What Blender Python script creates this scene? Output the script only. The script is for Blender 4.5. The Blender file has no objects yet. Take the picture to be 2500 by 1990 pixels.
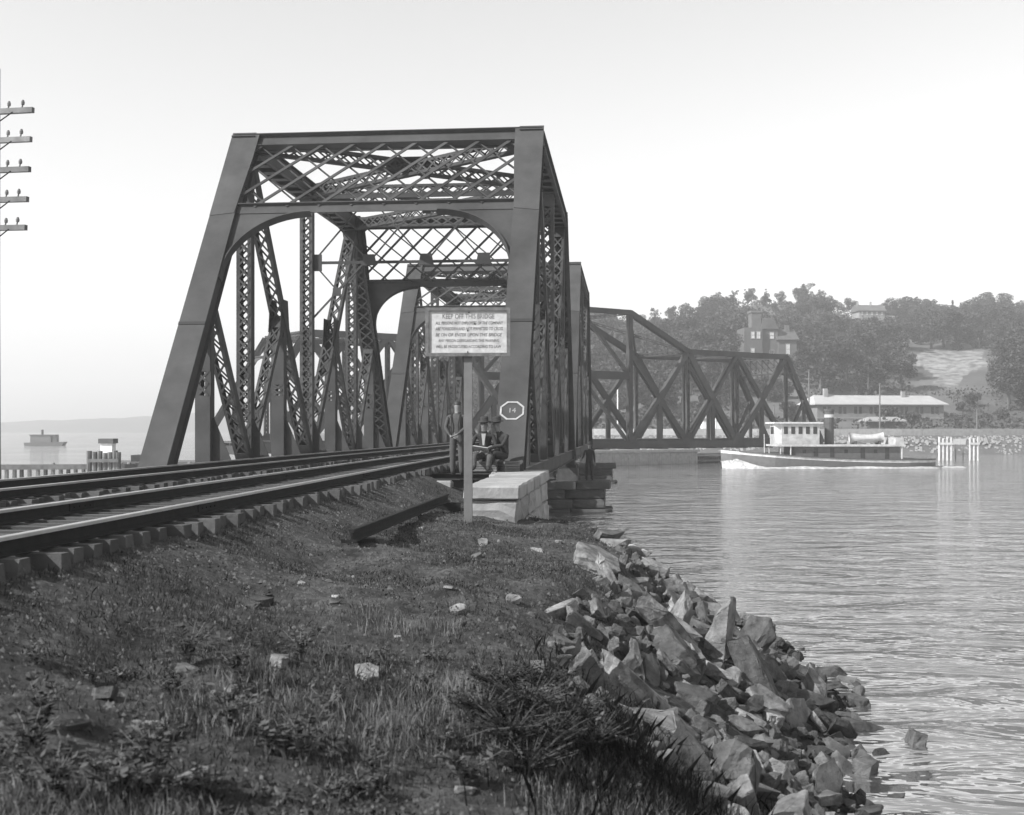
import bpy, bmesh, math, random
import numpy as np
from mathutils import Vector, Matrix
R = math.radians
random.seed(11); RNG = np.random.default_rng(11)
S = bpy.context.scene
COL = S.collection

# ------------------------------------------------------------------ camera
TH = math.atan(280.0 / 2887.0)            # camera looks this much left of the bridge axis (+Y)
CAMZ = 3.8                                # height above the water (z = 0)
FP, CX, HY = 2887.0, 1250.0, 1047.0       # focal length, centre and horizon in photo pixels
cam_d = bpy.data.cameras.new('camera'); cam = bpy.data.objects.new('camera', cam_d); COL.objects.link(cam)
cam.location = (0, 0, CAMZ); cam.rotation_euler = (R(90), 0, TH)
cam_d.sensor_width = 36; cam_d.lens = 36 * FP / 2500.0
cam_d.shift_y = (HY - 995.0) / 2500.0
cam_d.clip_start = .1; cam_d.clip_end = 6000
cam_d.dof.use_dof = True; cam_d.dof.focus_distance = 27; cam_d.dof.aperture_fstop = cam_d.lens / 1000 / .012
S.camera = cam

# ------------------------------------------------------------------ light and exposure
SUN_EL, SUN_AZ = 38.0, 236.0              # where the sun stands: azimuth clockwise from +Y
w = bpy.data.worlds.new('World'); S.world = w; w.use_nodes = True
nt = w.node_tree; nt.nodes.clear()
sky = nt.nodes.new('ShaderNodeTexSky'); sky.sky_type = 'NISHITA'; sky.sun_disc = False
sky.sun_elevation = R(SUN_EL); sky.sun_rotation = R(SUN_AZ); sky.altitude = 0
sky.air_density = 1.0; sky.dust_density = 0.6; sky.ozone_density = 1.0
sepc = nt.nodes.new('ShaderNodeSeparateColor')   # a blue-sensitive plate sees only the sky's blue
bgn = nt.nodes.new('ShaderNodeBackground'); bgn.inputs['Strength'].default_value = .107
outw = nt.nodes.new('ShaderNodeOutputWorld')
nt.links.new(sky.outputs[0], sepc.inputs[0]); nt.links.new(sepc.outputs['Blue'], bgn.inputs['Color'])
nt.links.new(bgn.outputs[0], outw.inputs['Surface'])
sun_d = bpy.data.lights.new('sun', 'SUN'); sun_d.energy = 5.0; sun_d.angle = R(.7); sun_d.color = (1, 1, 1)
sun = bpy.data.objects.new('sun', sun_d); COL.objects.link(sun)
_az = R(SUN_AZ); SD = Vector((math.sin(_az) * math.cos(R(SUN_EL)), math.cos(_az) * math.cos(R(SUN_EL)), math.sin(R(SUN_EL))))
sun.rotation_euler = SD.to_track_quat('Z', 'Y').to_euler(); sun.location = SD * 60
S.view_settings.view_transform = 'Standard'; S.view_settings.look = 'None'
S.view_settings.exposure = 0.92; S.view_settings.gamma = 1.0
try: S.view_settings.use_curve_mapping = False
except Exception: pass
S.render.engine = 'CYCLES'
S.cycles.use_denoising = True
S.cycles.max_bounces = 6; S.cycles.diffuse_bounces = 3; S.cycles.glossy_bounces = 3
S.cycles.volume_bounces = 0; S.cycles.transparent_max_bounces = 6

# ------------------------------------------------------------------ helpers
def C2W(xc, zc, z):                        # right / forward of the camera -> world
    return Vector((xc * math.cos(TH) - zc * math.sin(TH), xc * math.sin(TH) + zc * math.cos(TH), z))
def PZ(px, py, z):                         # photo pixel on the level z
    zc = (CAMZ - z) * FP / (py - HY); return C2W((px - CX) / FP * zc, zc, z)
def PD(px, py, zc):                        # photo pixel at a known distance
    return C2W((px - CX) / FP * zc, zc, CAMZ + (HY - py) * zc / FP)

def noise2(x, y, seed=0):
    x = np.asarray(x, float); y = np.asarray(y, float)
    xi = np.floor(x).astype(np.int64); yi = np.floor(y).astype(np.int64); fx = x - xi; fy = y - yi
    fx = fx * fx * (3 - 2 * fx); fy = fy * fy * (3 - 2 * fy)
    def h(a, b):
        n = (a * 374761393 + b * 668265263 + seed * 1442695041) & 0x7fffffff
        n = ((n ^ (n >> 13)) * 1274126177) & 0x7fffffff
        return ((n ^ (n >> 16)) & 0xffff) / 65535.0
    a = h(xi, yi) * (1 - fx) + h(xi + 1, yi) * fx; b = h(xi, yi + 1) * (1 - fx) + h(xi + 1, yi + 1) * fx
    return a * (1 - fy) + b * fy
def fbm(x, y, seed=0, o=4):
    t = 0; a = .5
    for k in range(o):
        t = t + a * noise2(np.asarray(x) * 2 ** k, np.asarray(y) * 2 ** k, seed + k); a *= .5
    return t

MATS = {}
def mat(name, col, rough=.8, var=0.25, scale=4.0, bump=0.0, bscale=20.0, metal=0.0, spec=.3, col2=None, detail=5):
    m = bpy.data.materials.new(name); m.use_nodes = True; N = m.node_tree.nodes; L = m.node_tree.links
    b = N['Principled BSDF']; b.inputs['Roughness'].default_value = rough; b.inputs['Metallic'].default_value = metal
    b.inputs['Specular IOR Level'].default_value = spec
    tc = N.new('ShaderNodeTexCoord')
    no = N.new('ShaderNodeTexNoise'); no.inputs['Scale'].default_value = scale; no.inputs['Detail'].default_value = detail
    no.inputs['Roughness'].default_value = .65
    L.new(tc.outputs['Object'], no.inputs['Vector'])
    rp = N.new('ShaderNodeValToRGB')
    lo = col * (1 - var); hi = col2 if col2 is not None else col * (1 + var)
    rp.color_ramp.elements[0].position = .3; rp.color_ramp.elements[1].position = .7
    rp.color_ramp.elements[0].color = (lo, lo, lo, 1); rp.color_ramp.elements[1].color = (hi, hi, hi, 1)
    L.new(no.outputs['Fac'], rp.inputs['Fac'])
    oi = N.new('ShaderNodeObjectInfo'); mr = N.new('ShaderNodeMapRange')
    mr.inputs['To Min'].default_value = 1 - var * .6; mr.inputs['To Max'].default_value = 1 + var * .6
    L.new(oi.outputs['Random'], mr.inputs['Value'])
    vm = N.new('ShaderNodeVectorMath'); vm.operation = 'SCALE'
    L.new(rp.outputs['Color'], vm.inputs[0]); L.new(mr.outputs[0], vm.inputs['Scale'])
    L.new(vm.outputs[0], b.inputs['Base Color'])
    if bump:
        n2 = N.new('ShaderNodeTexNoise'); n2.inputs['Scale'].default_value = bscale; n2.inputs['Detail'].default_value = 6
        n2.inputs['Roughness'].default_value = .7
        L.new(tc.outputs['Object'], n2.inputs['Vector'])
        bp = N.new('ShaderNodeBump'); bp.inputs['Strength'].default_value = 1; bp.inputs['Distance'].default_value = bump
        L.new(n2.outputs['Fac'], bp.inputs['Height']); L.new(bp.outputs[0], b.inputs['Normal'])
    MATS[name] = m; return m

mat('steel', .044, .7, .34, .7, .004, 9, spec=.12)
mat('steel_dark', .03, .7, .2, 1.3, .003, 9, spec=.1)
mat('rail_head', .5, .36, .15, 3, 0, metal=.85, spec=.5)
mat('rail_web', .016, .8, .3, 6, .002, 30, spec=.1)
mat('tie_wood', .058, .9, .35, 3.0, .012, 14)
mat('stone_pale', .21, .9, .22, 2.2, .02, 7)
mat('stone_dark', .055, .9, .35, 1.6, .02, 6)
mat('rock', .10, .9, .5, 3.0, .09, 11, col2=.29, detail=10)
mat('rock_dark', .04, .9, .5, 3.0, .09, 11, col2=.12, detail=10)
mat('stone_small', .10, .9, .4, 8, .02, 20)
mat('white_paint', .62, .6, .12, 6, .002, 30)
mat('marker_paint', .26, .8, .3, 9, 0); mat('sign_face', .33, .7, .30, 7, .002, 30, detail=8)
mat('sign_ink', .05, .8, .5, 25, 0, col2=.14)
mat('sign_frame', .09, .8, .4, 12, .004, 20)
mat('post_wood', .12, .85, .2, 2.0, .006, 12)
mat('old_timber', .10, .9, .35, 2.5, .012, 9)
mat('pale_timber', .22, .9, .2, 2.5, .01, 9)
mat('white_pile', .36, .8, .2, 3, .01, 9)
mat('skin', .13, .6, .1, 20); mat('dark_cloth', .022, .9, .3, 20, .004, 40); mat('mid_cloth', .06, .9, .2, 20, .006, 25)
mat('light_cloth', .045, .9, .2, 20, .006, 25); mat('white_cloth', .25, .9, .1, 20); mat('hair', .02, .6, .3, 30); mat('paper', .25, .9, .08, 20)
mat('boat_white', .36, .7, .3, 1.6, .01, 5); mat('boat_grey', .085, .7, .2, 3, 0); mat('boat_dark', .05, .6, .3, 3, 0)
mat('glass_dark', .02, .15, .2, 3, 0, spec=.6)
mat('glass_pale', .30, .12, .2, 3, 0, metal=.6, spec=.6)
mat('brick_wall', .10, .9, .2, .8, .02, 3); mat('brick_pale', .22, .9, .2, .8, .02, 3)
mat('long_wall', .17, .9, .2, .8, .02, 3); mat('brick_house_wall', .085, .9, .2, .8, .02, 3); mat('roof_pale', .30, .8, .12, .6, .01, 3); mat('roof_dark', .08, .8, .3, .8, .02, 3)
mat('bark', .07, .9, .4, 4, .03, 8); mat('foam', .4, .7, .5, 2.5, .08, 3, col2=.7)
mat('dry_stalk', .12, .9, .3, 5, 0); mat('insulator', .12, .25, .2, 10)

def leafmat(name, lo, hi, scale):
    m = bpy.data.materials.new(name); m.use_nodes = True; N = m.node_tree.nodes; L = m.node_tree.links
    N.remove(N['Principled BSDF'])
    d = N.new('ShaderNodeBsdfDiffuse'); t = N.new('ShaderNodeBsdfTranslucent'); mx = N.new('ShaderNodeMixShader'); mx.inputs[0].default_value = .25
    ge = N.new('ShaderNodeNewGeometry'); rp = N.new('ShaderNodeValToRGB')
    tc = N.new('ShaderNodeTexCoord'); no = N.new('ShaderNodeTexNoise'); no.inputs['Scale'].default_value = scale; no.inputs['Detail'].default_value = 3
    L.new(tc.outputs['Object'], no.inputs['Vector'])
    ad = N.new('ShaderNodeMath'); ad.operation = 'ADD'; ad.use_clamp = True
    ml = N.new('ShaderNodeMath'); ml.operation = 'MULTIPLY_ADD'; ml.inputs[1].default_value = .6; ml.inputs[2].default_value = -.3
    L.new(ge.outputs['Random Per Island'], ml.inputs[0]); L.new(ml.outputs[0], ad.inputs[0]); L.new(no.outputs['Fac'], ad.inputs[1])
    rp.color_ramp.elements[0].position = .2; rp.color_ramp.elements[1].position = .8
    rp.color_ramp.elements[0].color = (lo, lo, lo, 1); rp.color_ramp.elements[1].color = (hi, hi, hi, 1)
    L.new(ad.outputs[0], rp.inputs[0])
    oi = N.new('ShaderNodeObjectInfo'); mr = N.new('ShaderNodeMapRange'); mr.inputs['To Min'].default_value = .7; mr.inputs['To Max'].default_value = 1.35
    L.new(oi.outputs['Random'], mr.inputs['Value'])
    vm = N.new('ShaderNodeVectorMath'); vm.operation = 'SCALE'; L.new(rp.outputs[0], vm.inputs[0]); L.new(mr.outputs[0], vm.inputs['Scale'])
    L.new(vm.outputs[0], d.inputs[0]); L.new(vm.outputs[0], t.inputs[0])
    L.new(d.outputs[0], mx.inputs[1]); L.new(t.outputs[0], mx.inputs[2]); L.new(mx.outputs[0], N['Material Output'].inputs['Surface'])
    MATS[name] = m
leafmat('leaf_tree', .022, .10, .45); leafmat('leaf_conifer', .02, .05, .5); leafmat('leaf_bush', .006, .032, 1.5)
leafmat('leaf_scrub', .035, .09, .08); leafmat('grass', .014, .085, 1.6); leafmat('grass_dry', .03, .24, 2.0); leafmat('weed', .012, .12, 2.2)

class MB:
    def __init__(s): s.v = []; s.f = []; s.m = []
    def add(s, vs, fs, mi=0):
        o = len(s.v); s.v.extend([tuple(v) for v in vs]); s.f.extend([tuple(i + o for i in f) for f in fs]); s.m.extend([mi] * len(fs)); return s
    def box(s, x0, x1, y0, y1, z0, z1, mi=0):
        return s.add([(x0,y0,z0),(x1,y0,z0),(x1,y1,z0),(x0,y1,z0),(x0,y0,z1),(x1,y0,z1),(x1,y1,z1),(x0,y1,z1)],
                     [(0,3,2,1),(4,5,6,7),(0,1,5,4),(1,2,6,5),(2,3,7,6),(3,0,4,7)], mi)
    def beam(s, p, q, wd, ht, u=(1,0,0), mi=0, w2=None, h2=None):   # box from p to q, width along u
        p = Vector(p); q = Vector(q); a = (q - p).normalized(); u = Vector(u); u = (u - a * u.dot(a))
        u = u.normalized() if u.length > 1e-5 else a.orthogonal().normalized()
        v = a.cross(u).normalized(); w2 = wd if w2 is None else w2; h2 = ht if h2 is None else h2
        vs = []
        for (c, ww, hh) in ((p, wd, ht), (q, w2, h2)):
            for (i, j) in ((-1,-1),(1,-1),(1,1),(-1,1)): vs.append(c + u * i * ww / 2 + v * j * hh / 2)
        return s.add(vs, [(0,3,2,1),(4,5,6,7),(0,1,5,4),(1,2,6,5),(2,3,7,6),(3,0,4,7)], mi)
    def tube(s, pts, rad, n=8, mi=0, cap=True):
        pts = [Vector(p) for p in pts]; rad = rad if hasattr(rad, '__len__') else [rad] * len(pts); o = len(s.v)
        u = None
        for k, p in enumerate(pts):
            a = (pts[min(k+1, len(pts)-1)] - pts[max(k-1, 0)]).normalized()
            u = (a.orthogonal() if u is None else (u - a * u.dot(a))).normalized(); v = a.cross(u)
            for j in range(n):
                t = 2 * math.pi * j / n; s.v.append(tuple(p + (u * math.cos(t) + v * math.sin(t)) * rad[k]))
        for k in range(len(pts) - 1):
            for j in range(n):
                j2 = (j + 1) % n; s.f.append((o+k*n+j, o+k*n+j2, o+(k+1)*n+j2, o+(k+1)*n+j)); s.m.append(mi)
        if cap:
            s.f.append(tuple(o + j for j in reversed(range(n)))); s.m.append(mi)
            s.f.append(tuple(o + (len(pts)-1)*n + j for j in range(n))); s.m.append(mi)
        return s
    def prism(s, poly, d, mi=0):           # poly: 3-D outline, extruded along d
        d = Vector(d); n = len(poly); vs = [Vector(p) for p in poly] + [Vector(p) + d for p in poly]
        fs = [tuple(reversed(range(n))), tuple(range(n, 2*n))] + [(i, (i+1) % n, n + (i+1) % n, n + i) for i in range(n)]
        return s.add(vs, fs, mi)
    def mesh(s, name):
        me = bpy.data.meshes.new(name); me.from_pydata(s.v, [], s.f); me.update()
        if any(s.m): me.polygons.foreach_set('material_index', s.m)
        return me
    def build(s, name, m, parent=None, smooth=False, loc=None):
        me = s.mesh(name)
        if smooth: me.polygons.foreach_set('use_smooth', [True] * len(me.polygons))
        return obj(name, me, m, parent, loc)

def obj(name, me, m=None, parent=None, loc=None):
    o = bpy.data.objects.new(name, me); COL.objects.link(o)
    if m is not None and me is not None and len(me.materials) == 0:
        for k in (m if isinstance(m, (list, tuple)) else [m]): me.materials.append(MATS[k])
    if parent: o.parent = parent
    if loc is not None: o.location = loc
    return o
def tag(o, label=None, cat=None, group=None, kind=None):
    if label: o['label'] = label
    if cat: o['category'] = cat
    if group: o['group'] = group
    if kind: o['kind'] = kind
    return o
def thing(name, label, cat, loc=(0,0,0), rz=0, group=None):
    o = bpy.data.objects.new(name, None); COL.objects.link(o); o.location = loc; o.rotation_euler = (0,0,rz)
    o.empty_display_size = .3
    return tag(o, label, cat, group)
def copy_tree(o, parent=None):
    c = o.copy(); COL.objects.link(c); c.parent = parent
    for ch in o.children: copy_tree(ch, c)
    return c
def npmesh(name, V, F, m, smooth=False, kind=None, parent=None):   # fast mesh from arrays, F: (n,3) or (n,4)
    me = bpy.data.meshes.new(name); V = np.asarray(V, np.float32); F = np.asarray(F, np.int32); k = F.shape[1]
    me.vertices.add(len(V)); me.vertices.foreach_set('co', V.ravel())
    me.loops.add(F.size); me.loops.foreach_set('vertex_index', F.ravel())
    me.polygons.add(len(F)); me.polygons.foreach_set('loop_start', np.arange(0, F.size, k, dtype=np.int32))
    try: me.polygons.foreach_set('loop_total', np.full(len(F), k, np.int32))
    except Exception: pass
    if smooth: me.polygons.foreach_set('use_smooth', np.ones(len(F), bool))
    me.update(calc_edges=True); me.validate()
    o = obj(name, me, m, parent)
    if kind: o['kind'] = kind
    return o

# ------------------------------------------------------------------ near ground
SH_Y = [-30, 0, 5, 8, 12, 15, 18, 21, 23, 25, 27, 28.2, 29, 30]
SH_X = [8, 4.8, 3.3, 2.6, 2.45, 2.75, 3.1, 2.9, 2.3, .8, -1.2, -2.2, -4, -18]
PF_S = [-40, -8, -1, 0, .8, 1.8, 2.9, 3.6, 5.2, 6.6, 9, 60]
PF_Z = [-2, -1.5, -.35, 0, .5, 1.1, 1.72, 1.98, 2.2, 2.33, 2.4, 2.4]
def ground_h(X, Y):
    X = np.asarray(X, float); Y = np.asarray(Y, float)
    s = np.interp(Y, SH_Y, SH_X) - X
    z = np.interp(s, PF_S, PF_Z)
    ck = np.interp(Y, [-30, 6, 20, 60], [-4.3, -4.35, -4.65, -4.7])
    bed = np.where(X < ck, 2.715, 2.715 - (X - ck) * .42)
    bed = np.where(X < -13.2, 2.62 - (-13.2 - X) * .9, bed)
    bed = np.where(Y > 27.4, bed - (Y - 27.4) * 2.0, bed)
    z = np.where(X < -12, bed, np.maximum(z, bed))
    z = np.where(Y > 29.5, np.minimum(z, -.6 - (Y - 29.5) * .3), z)
    z = np.maximum(z, -2)
    rz_ = np.clip(np.minimum(s + .3, 3.3 - s) * 1.2, 0, 1) * np.clip((Y - 7.5) * .5, 0, 1) * np.clip((27 - Y) * .5, 0, 1); z = z - .20 * rz_
    n = (fbm(X * .55, Y * .55, 3) - .47) * .36 + (fbm(X * 2.3, Y * 2.3, 9) - .47) * .2 + (noise2(X * 7, Y * 7, 5) - .5) * .02
    wgt = np.clip((X + 4.1) * 1.2, .06, 1.0)
    wgt = np.where(X < -12.5, .5, wgt)
    return z + n * wgt * np.interp(np.hypot(X + 2.6, Y - 19.3), [0, 1.5], [.2, 1])
xs = np.unique(np.concatenate([np.arange(-40, -13, .8), np.arange(-13, -4.6, .3), np.arange(-4.6, 4.4, .085), np.arange(4.4, 12, .5)]))
ys = np.unique(np.concatenate([np.arange(-25, 2, .6), np.arange(2, 16, .09), np.arange(16, 31, .14), np.arange(31, 38, .7)]))
GX, GY = np.meshgrid(xs, ys); GZ = ground_h(GX, GY)
nx, ny = len(xs), len(ys); idx = np.arange(nx * ny).reshape(ny, nx)
GF = np.stack([idx[:-1, :-1], idx[:-1, 1:], idx[1:, 1:], idx[1:, :-1]], -1).reshape(-1, 4)
def groundmat():
    m = mat('ground', .024, .95, .5, 2.2, .05, 22, col2=.065, detail=9); N = m.node_tree.nodes; L = m.node_tree.links
    b = N['Principled BSDF']; src = b.inputs['Base Color'].links[0].from_socket
    tc = N.new('ShaderNodeTexCoord'); v = N.new('ShaderNodeTexVoronoi'); v.inputs['Scale'].default_value = 17; v.inputs['Randomness'].default_value = 1
    L.new(tc.outputs['Object'], v.inputs['Vector'])
    rp = N.new('ShaderNodeValToRGB'); rp.color_ramp.interpolation = 'LINEAR'
    rp.color_ramp.elements[0].position = .0; rp.color_ramp.elements[0].color = (.6,.6,.6,1); rp.color_ramp.elements[1].position = 1; rp.color_ramp.elements[1].color = (1.45,1.45,1.45,1)
    sp = N.new('ShaderNodeSeparateColor'); L.new(v.outputs['Color'], sp.inputs[0]); L.new(sp.outputs[0], rp.inputs[0])
    mx = N.new('ShaderNodeVectorMath'); mx.operation = 'MULTIPLY'; L.new(src, mx.inputs[0]); L.new(rp.outputs[0], mx.inputs[1]); L.new(mx.outputs[0], b.inputs['Base Color'])
groundmat()
ground = npmesh('ground', np.stack([GX, GY, GZ], -1).reshape(-1, 3), GF, 'ground', smooth=True, kind='structure')

# ------------------------------------------------------------------ water
def watermat():
    m = bpy.data.materials.new('water'); m.use_nodes = True; N = m.node_tree.nodes; L = m.node_tree.links; b = N['Principled BSDF']
    b.inputs['Base Color'].default_value = (.07, .07, .07, 1); b.inputs['Roughness'].default_value = .07; b.inputs['IOR'].default_value = 9.0
    tc = N.new('ShaderNodeTexCoord'); mp = N.new('ShaderNodeMapping'); mp.inputs['Rotation'].default_value = (0, 0, -TH - .1); mp.inputs['Scale'].default_value = (.42, .8, 1)
    L.new(tc.outputs['Object'], mp.inputs['Vector'])
    n1 = N.new('ShaderNodeTexNoise'); n1.inputs['Scale'].default_value = .95; n1.inputs['Detail'].default_value = 4; n1.inputs['Roughness'].default_value = .5; n1.inputs['Distortion'].default_value = .6
    n2 = N.new('ShaderNodeTexNoise'); n2.inputs['Scale'].default_value = 3.4; n2.inputs['Detail'].default_value = 2
    n3 = N.new('ShaderNodeTexNoise'); n3.inputs['Scale'].default_value = .045; n3.inputs['Detail'].default_value = 3   # calm and ruffled patches
    for n in (n1, n2): L.new(mp.outputs[0], n.inputs['Vector'])
    L.new(tc.outputs['Object'], n3.inputs['Vector'])
    rp = N.new('ShaderNodeMapRange'); rp.inputs['From Min'].default_value = .36; rp.inputs['From Max'].default_value = .62; rp.inputs['To Min'].default_value = .25
    L.new(n3.outputs['Fac'], rp.inputs['Value'])
    ad = N.new('ShaderNodeMath'); ad.operation = 'MULTIPLY_ADD'; ad.inputs[1].default_value = .2; L.new(n2.outputs['Fac'], ad.inputs[0]); L.new(n1.outputs['Fac'], ad.inputs[2])
    bp = N.new('ShaderNodeBump'); bp.inputs['Distance'].default_value = .8; L.new(rp.outputs[0], bp.inputs['Strength']); L.new(ad.outputs[0], bp.inputs['Height'])
    L.new(bp.outputs[0], b.inputs['Normal']); MATS['water'] = m
watermat()
WB = MB(); WB.add([(-900, -60, 0), (900, -60, 0), (900, 1560, 0), (-900, 1560, 0)], [(0, 1, 2, 3)])
tag(WB.build('water', 'water'), kind='structure')
BB = MB(); BB.add([(-900, -60, -2.5), (900, -60, -2.5), (900, 1560, -2.5), (-900, 1560, -2.5)], [(0, 1, 2, 3)])
tag(BB.build('river_bed', 'ground'), kind='structure')

# ------------------------------------------------------------------ truss members
def channel(mb, p, q, u, off, depth, flange, t=.02):
    p = Vector(p); q = Vector(q); a = (q - p).normalized(); u = Vector(u); v = a.cross(u).normalized()
    sgn = 1 if off > 0 else -1; c = u * off
    mb.beam(p + c, q + c, t, depth, u)
    for j in (-1, 1):
        o = c - u * sgn * flange / 2 + v * j * (depth / 2 - t / 2 - .001); mb.beam(p + o, q + o, flange, t, u)
def laced(name, parent, p, q, wd=.42, depth=.30, flange=.085, pitch=.40, dbl=True, m='steel', loc=None, bar=.055, plates=.5, side=1):
    u = Vector((1, 0, 0)) if side else Vector((0, 0, 1))
    p = Vector(p); q = Vector(q); a = (q - p).normalized(); L = (q - p).length
    u = (u - a * u.dot(a)).normalized(); v = a.cross(u).normalized()
    mb = MB(); channel(mb, p, q, u, wd / 2, depth, flange); channel(mb, p, q, u, -wd / 2, depth, flange)
    for j in (-1, 1):
        for (s0, s1) in ((0, plates), (L - plates, L)):
            o = v * j * (depth / 2 + .006); mb.beam(p + a * s0 + o, p + a * s1 + o, wd * .98, .012, u)
    part = mb.build(name, m, parent, loc=loc)
    lb = MB(); n = max(2, int((L - 2 * plates) / pitch)); st = (L - 2 * plates) / n; hw = wd / 2 - flange * .4
    for j in (-1, 1):
        for k in range(n):
            s0 = plates + k * st
            for d, off in (((1, .007), (-1, .016)) if dbl else (((1 if k % 2 else -1), .007),)):
                o = v * j * (depth / 2 + off)
                lb.beam(p + a * s0 + u * (-d) * hw + o, p + a * (s0 + st) + u * d * hw + o, bar, .008, v.cross(Vector(a * st + u * 2 * d * hw)).normalized())
    lo = lb.build('lacing', m, part); lo['kind'] = 'stuff'
    return part

# ------------------------------------------------------------------ fixed truss span (local: y along span, z = 0 at chord centre)
SP, PAN, HT, HW = 27.6, 6.9, 9.7, 4.325
def make_span():
    root = thing('truss_span', 'riveted steel through truss span with arched lattice portal resting on the stone abutment', 'bridge span', (-7.095, 27.75, 2.6), 0, 'fixed truss spans of the railway bridge')
    EL = math.hypot(PAN, HT); e = Vector((0, PAN / EL, HT / EL)); nrm = Vector((0, -HT / EL, PAN / EL))  # end-post direction, outward normal
    for sx in (-1, 1):
        X = sx * HW
        for far in (0, 1):
            fy = (lambda y: SP - y) if far else (lambda y: y)
            d = Vector((0, e.y * (-1 if far else 1), e.z)); nn = Vector((0, nrm.y * (-1 if far else 1), nrm.z))
            b0 = Vector((X, fy(0), 0))
            mb = MB()
            for k in (-1, 1):
                mb.beam(b0 + Vector((k * .26, 0, 0)) - d * .25, b0 + Vector((k * .26, 0, 0)) + d * (EL + .1), .03, .52, (1, 0, 0))
            mb.beam(b0 + nn * .27 - d * .25, b0 + nn * .27 + d * (EL + .28), .72, .025, (1, 0, 0))
            for k in (-1, 1):
                for j in (-1, 1):
                    mb.beam(b0 + Vector((k * .32, 0, 0)) + nn * j * .245 - d * .2, b0 + Vector((k * .32, 0, 0)) + nn * j * .245 + d * EL, .09, .02, (1, 0, 0))
            ep = mb.build('end_post', 'steel', root)
            lb = MB(); n = 24; st = EL / n
            for k in range(n):
                for dd in (-1, 1):
                    o = -nn * (.27 + .01 * (dd + 1) / 2)
                    a_ = b0 + o + d * (k * st) + Vector((-dd * .27, 0, 0)); b_ = b0 + o + d * ((k + 1) * st) + Vector((dd * .27, 0, 0))
                    lb.beam(a_, b_, .07, .008, nn.cross(b_ - a_))
            lo = lb.build('lacing', 'steel', ep); lo['kind'] = 'stuff'
            sb = MB(); sb.beam(b0 + nn * .29 + d * (EL * .39), b0 + nn * .29 + d * (EL * .398), .725, .02, (1, 0, 0))
            sb.build('splice_plate', 'steel_dark', ep)
            # shoe under the end post
            sh = MB(); yb = fy(0); sh.box(X - .42, X + .42, yb - .4, yb + .4, -.62, -.5); sh.prism([(X - .36, yb - .32, -.5), (X + .36, yb - .32, -.5), (X + .3, yb - .2, 0), (X - .3, yb - .2, 0)], (0, .5, 0)); sh.build('bearing_shoe', 'steel_dark', root)
        # chords
        mb = MB()
        for k in (-1, 1): mb.beam((X + k * .26, PAN - .1, HT), (X + k * .26, SP - PAN + .1, HT), .03, .5, (1, 0, 0))
        mb.beam((X, PAN - .25, HT + .26), (X, SP - PAN + .25, HT + .26), .70, .025, (1, 0, 0))
        for k in (-1, 1):
            for j in (-1, 1): mb.beam((X + k * .32, PAN, HT + j * .236), (X + k * .32, SP - PAN, HT + j * .236), .09, .02, (1, 0, 0))
        for k in range(14):
            y = PAN + .4 + k * 1.0; mb.box(X - .25, X + .25, y, y + .38, HT - .262, HT - .25)
        mb.build('top_chord', 'steel', root)
        mb = MB()
        for k in (-1, 1): mb.beam((X + k * .24, -.1, 0), (X + k * .24, SP + .1, 0), .03, .46, (1, 0, 0))
        for k in (-1, 1):
            for j in (-1, 1): mb.beam((X + k * .29, 0, j * .22), (X + k * .29, SP, j * .22), .09, .02, (1, 0, 0))
        for k in range(27): mb.box(X - .225, X + .225, .3 + k, .7 + k, .205, .217)
        mb.build('bottom_chord', 'steel', root)
        # posts
        for k in (1, 2, 3): laced('vertical_post', root, (X, k * PAN, .1), (X, k * PAN, HT - .2), .44, .32, .11, .36)
        for (k0, k1) in ((1, 2), (3, 2)):
            laced('diagonal', root, (X, k0 * PAN, HT - .25), (X, k1 * PAN, .15), .46, .30, .085, .62, bar=.06, plates=.7)
            ym = (k0 + k1) / 2 * PAN; zm = HT / 2
            laced('sub_post', root, (X, ym, .1), (X, ym, zm), .42, .30, .15, .5, plates=2.2)
            laced('sub_diagonal', root, (X, ym, zm), (X, k0 * PAN, .15), .36, .22, .07, .5)
            g = MB(); g.prism([(X - .2, ym - .55, zm - .5), (X - .2, ym + .55, zm - .5), (X - .2, ym + .35, zm + .6), (X - .2, ym - .35, zm + .6)], (.015, 0, 0)); g.prism([(X + .185, ym - .55, zm - .5), (X + .185, ym + .55, zm - .5), (X + .185, ym + .35, zm + .6), (X + .185, ym - .35, zm + .6)], (.015, 0, 0)); g.build('gusset_plate', 'steel', root)
        for (y0, y1) in ((0, PAN), (SP, SP - PAN)):
            ym = (y0 + y1) / 2; zm = HT / 2
            laced('sub_post', root, (X, ym, .1), (X, ym, zm - .1), .42, .30, .15, .5, plates=2.0)
            laced('sub_diagonal', root, (X, ym, zm), (X, y1, .15), .42, .26, .08, .5)
        for k in range(0, 9):        # knee plates between floor beams and posts
            y = k * PAN / 2
            if k in (0, 8): continue
            kb = MB(); kb.prism([(X - sx * .2, y - .012, .1), (X - sx * .85, y - .012, .1), (X - sx * .26, y - .012, 1.5), (X - sx * .2, y - .012, 1.5)], (0, .024, 0)); kb.build('knee_plate', 'steel', root)
    # floor
    for k in range(9):
        y = k * PAN / 2; fb = MB(); fb.box(-HW + .25, HW - .25, y - .012, y + .012, -.75, .0)
        for z in (-.75, -.01): fb.box(-HW + .25, HW - .25, y - .15, y + .15, z, z + .022)
        fb.build('floor_beam', 'steel_dark', root)
    for xr in (1.83 - .05, .33, -1.77 + .05, -3.27):
        sb = MB(); sb.box(xr - .01, xr + .01, 0, SP, -.5, -.06); sb.box(xr - .11, xr + .11, 0, SP, -.06, -.04); sb.box(xr - .11, xr + .11, 0, SP, -.52, -.5); sb.build('stringer', 'steel_dark', root)
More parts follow.
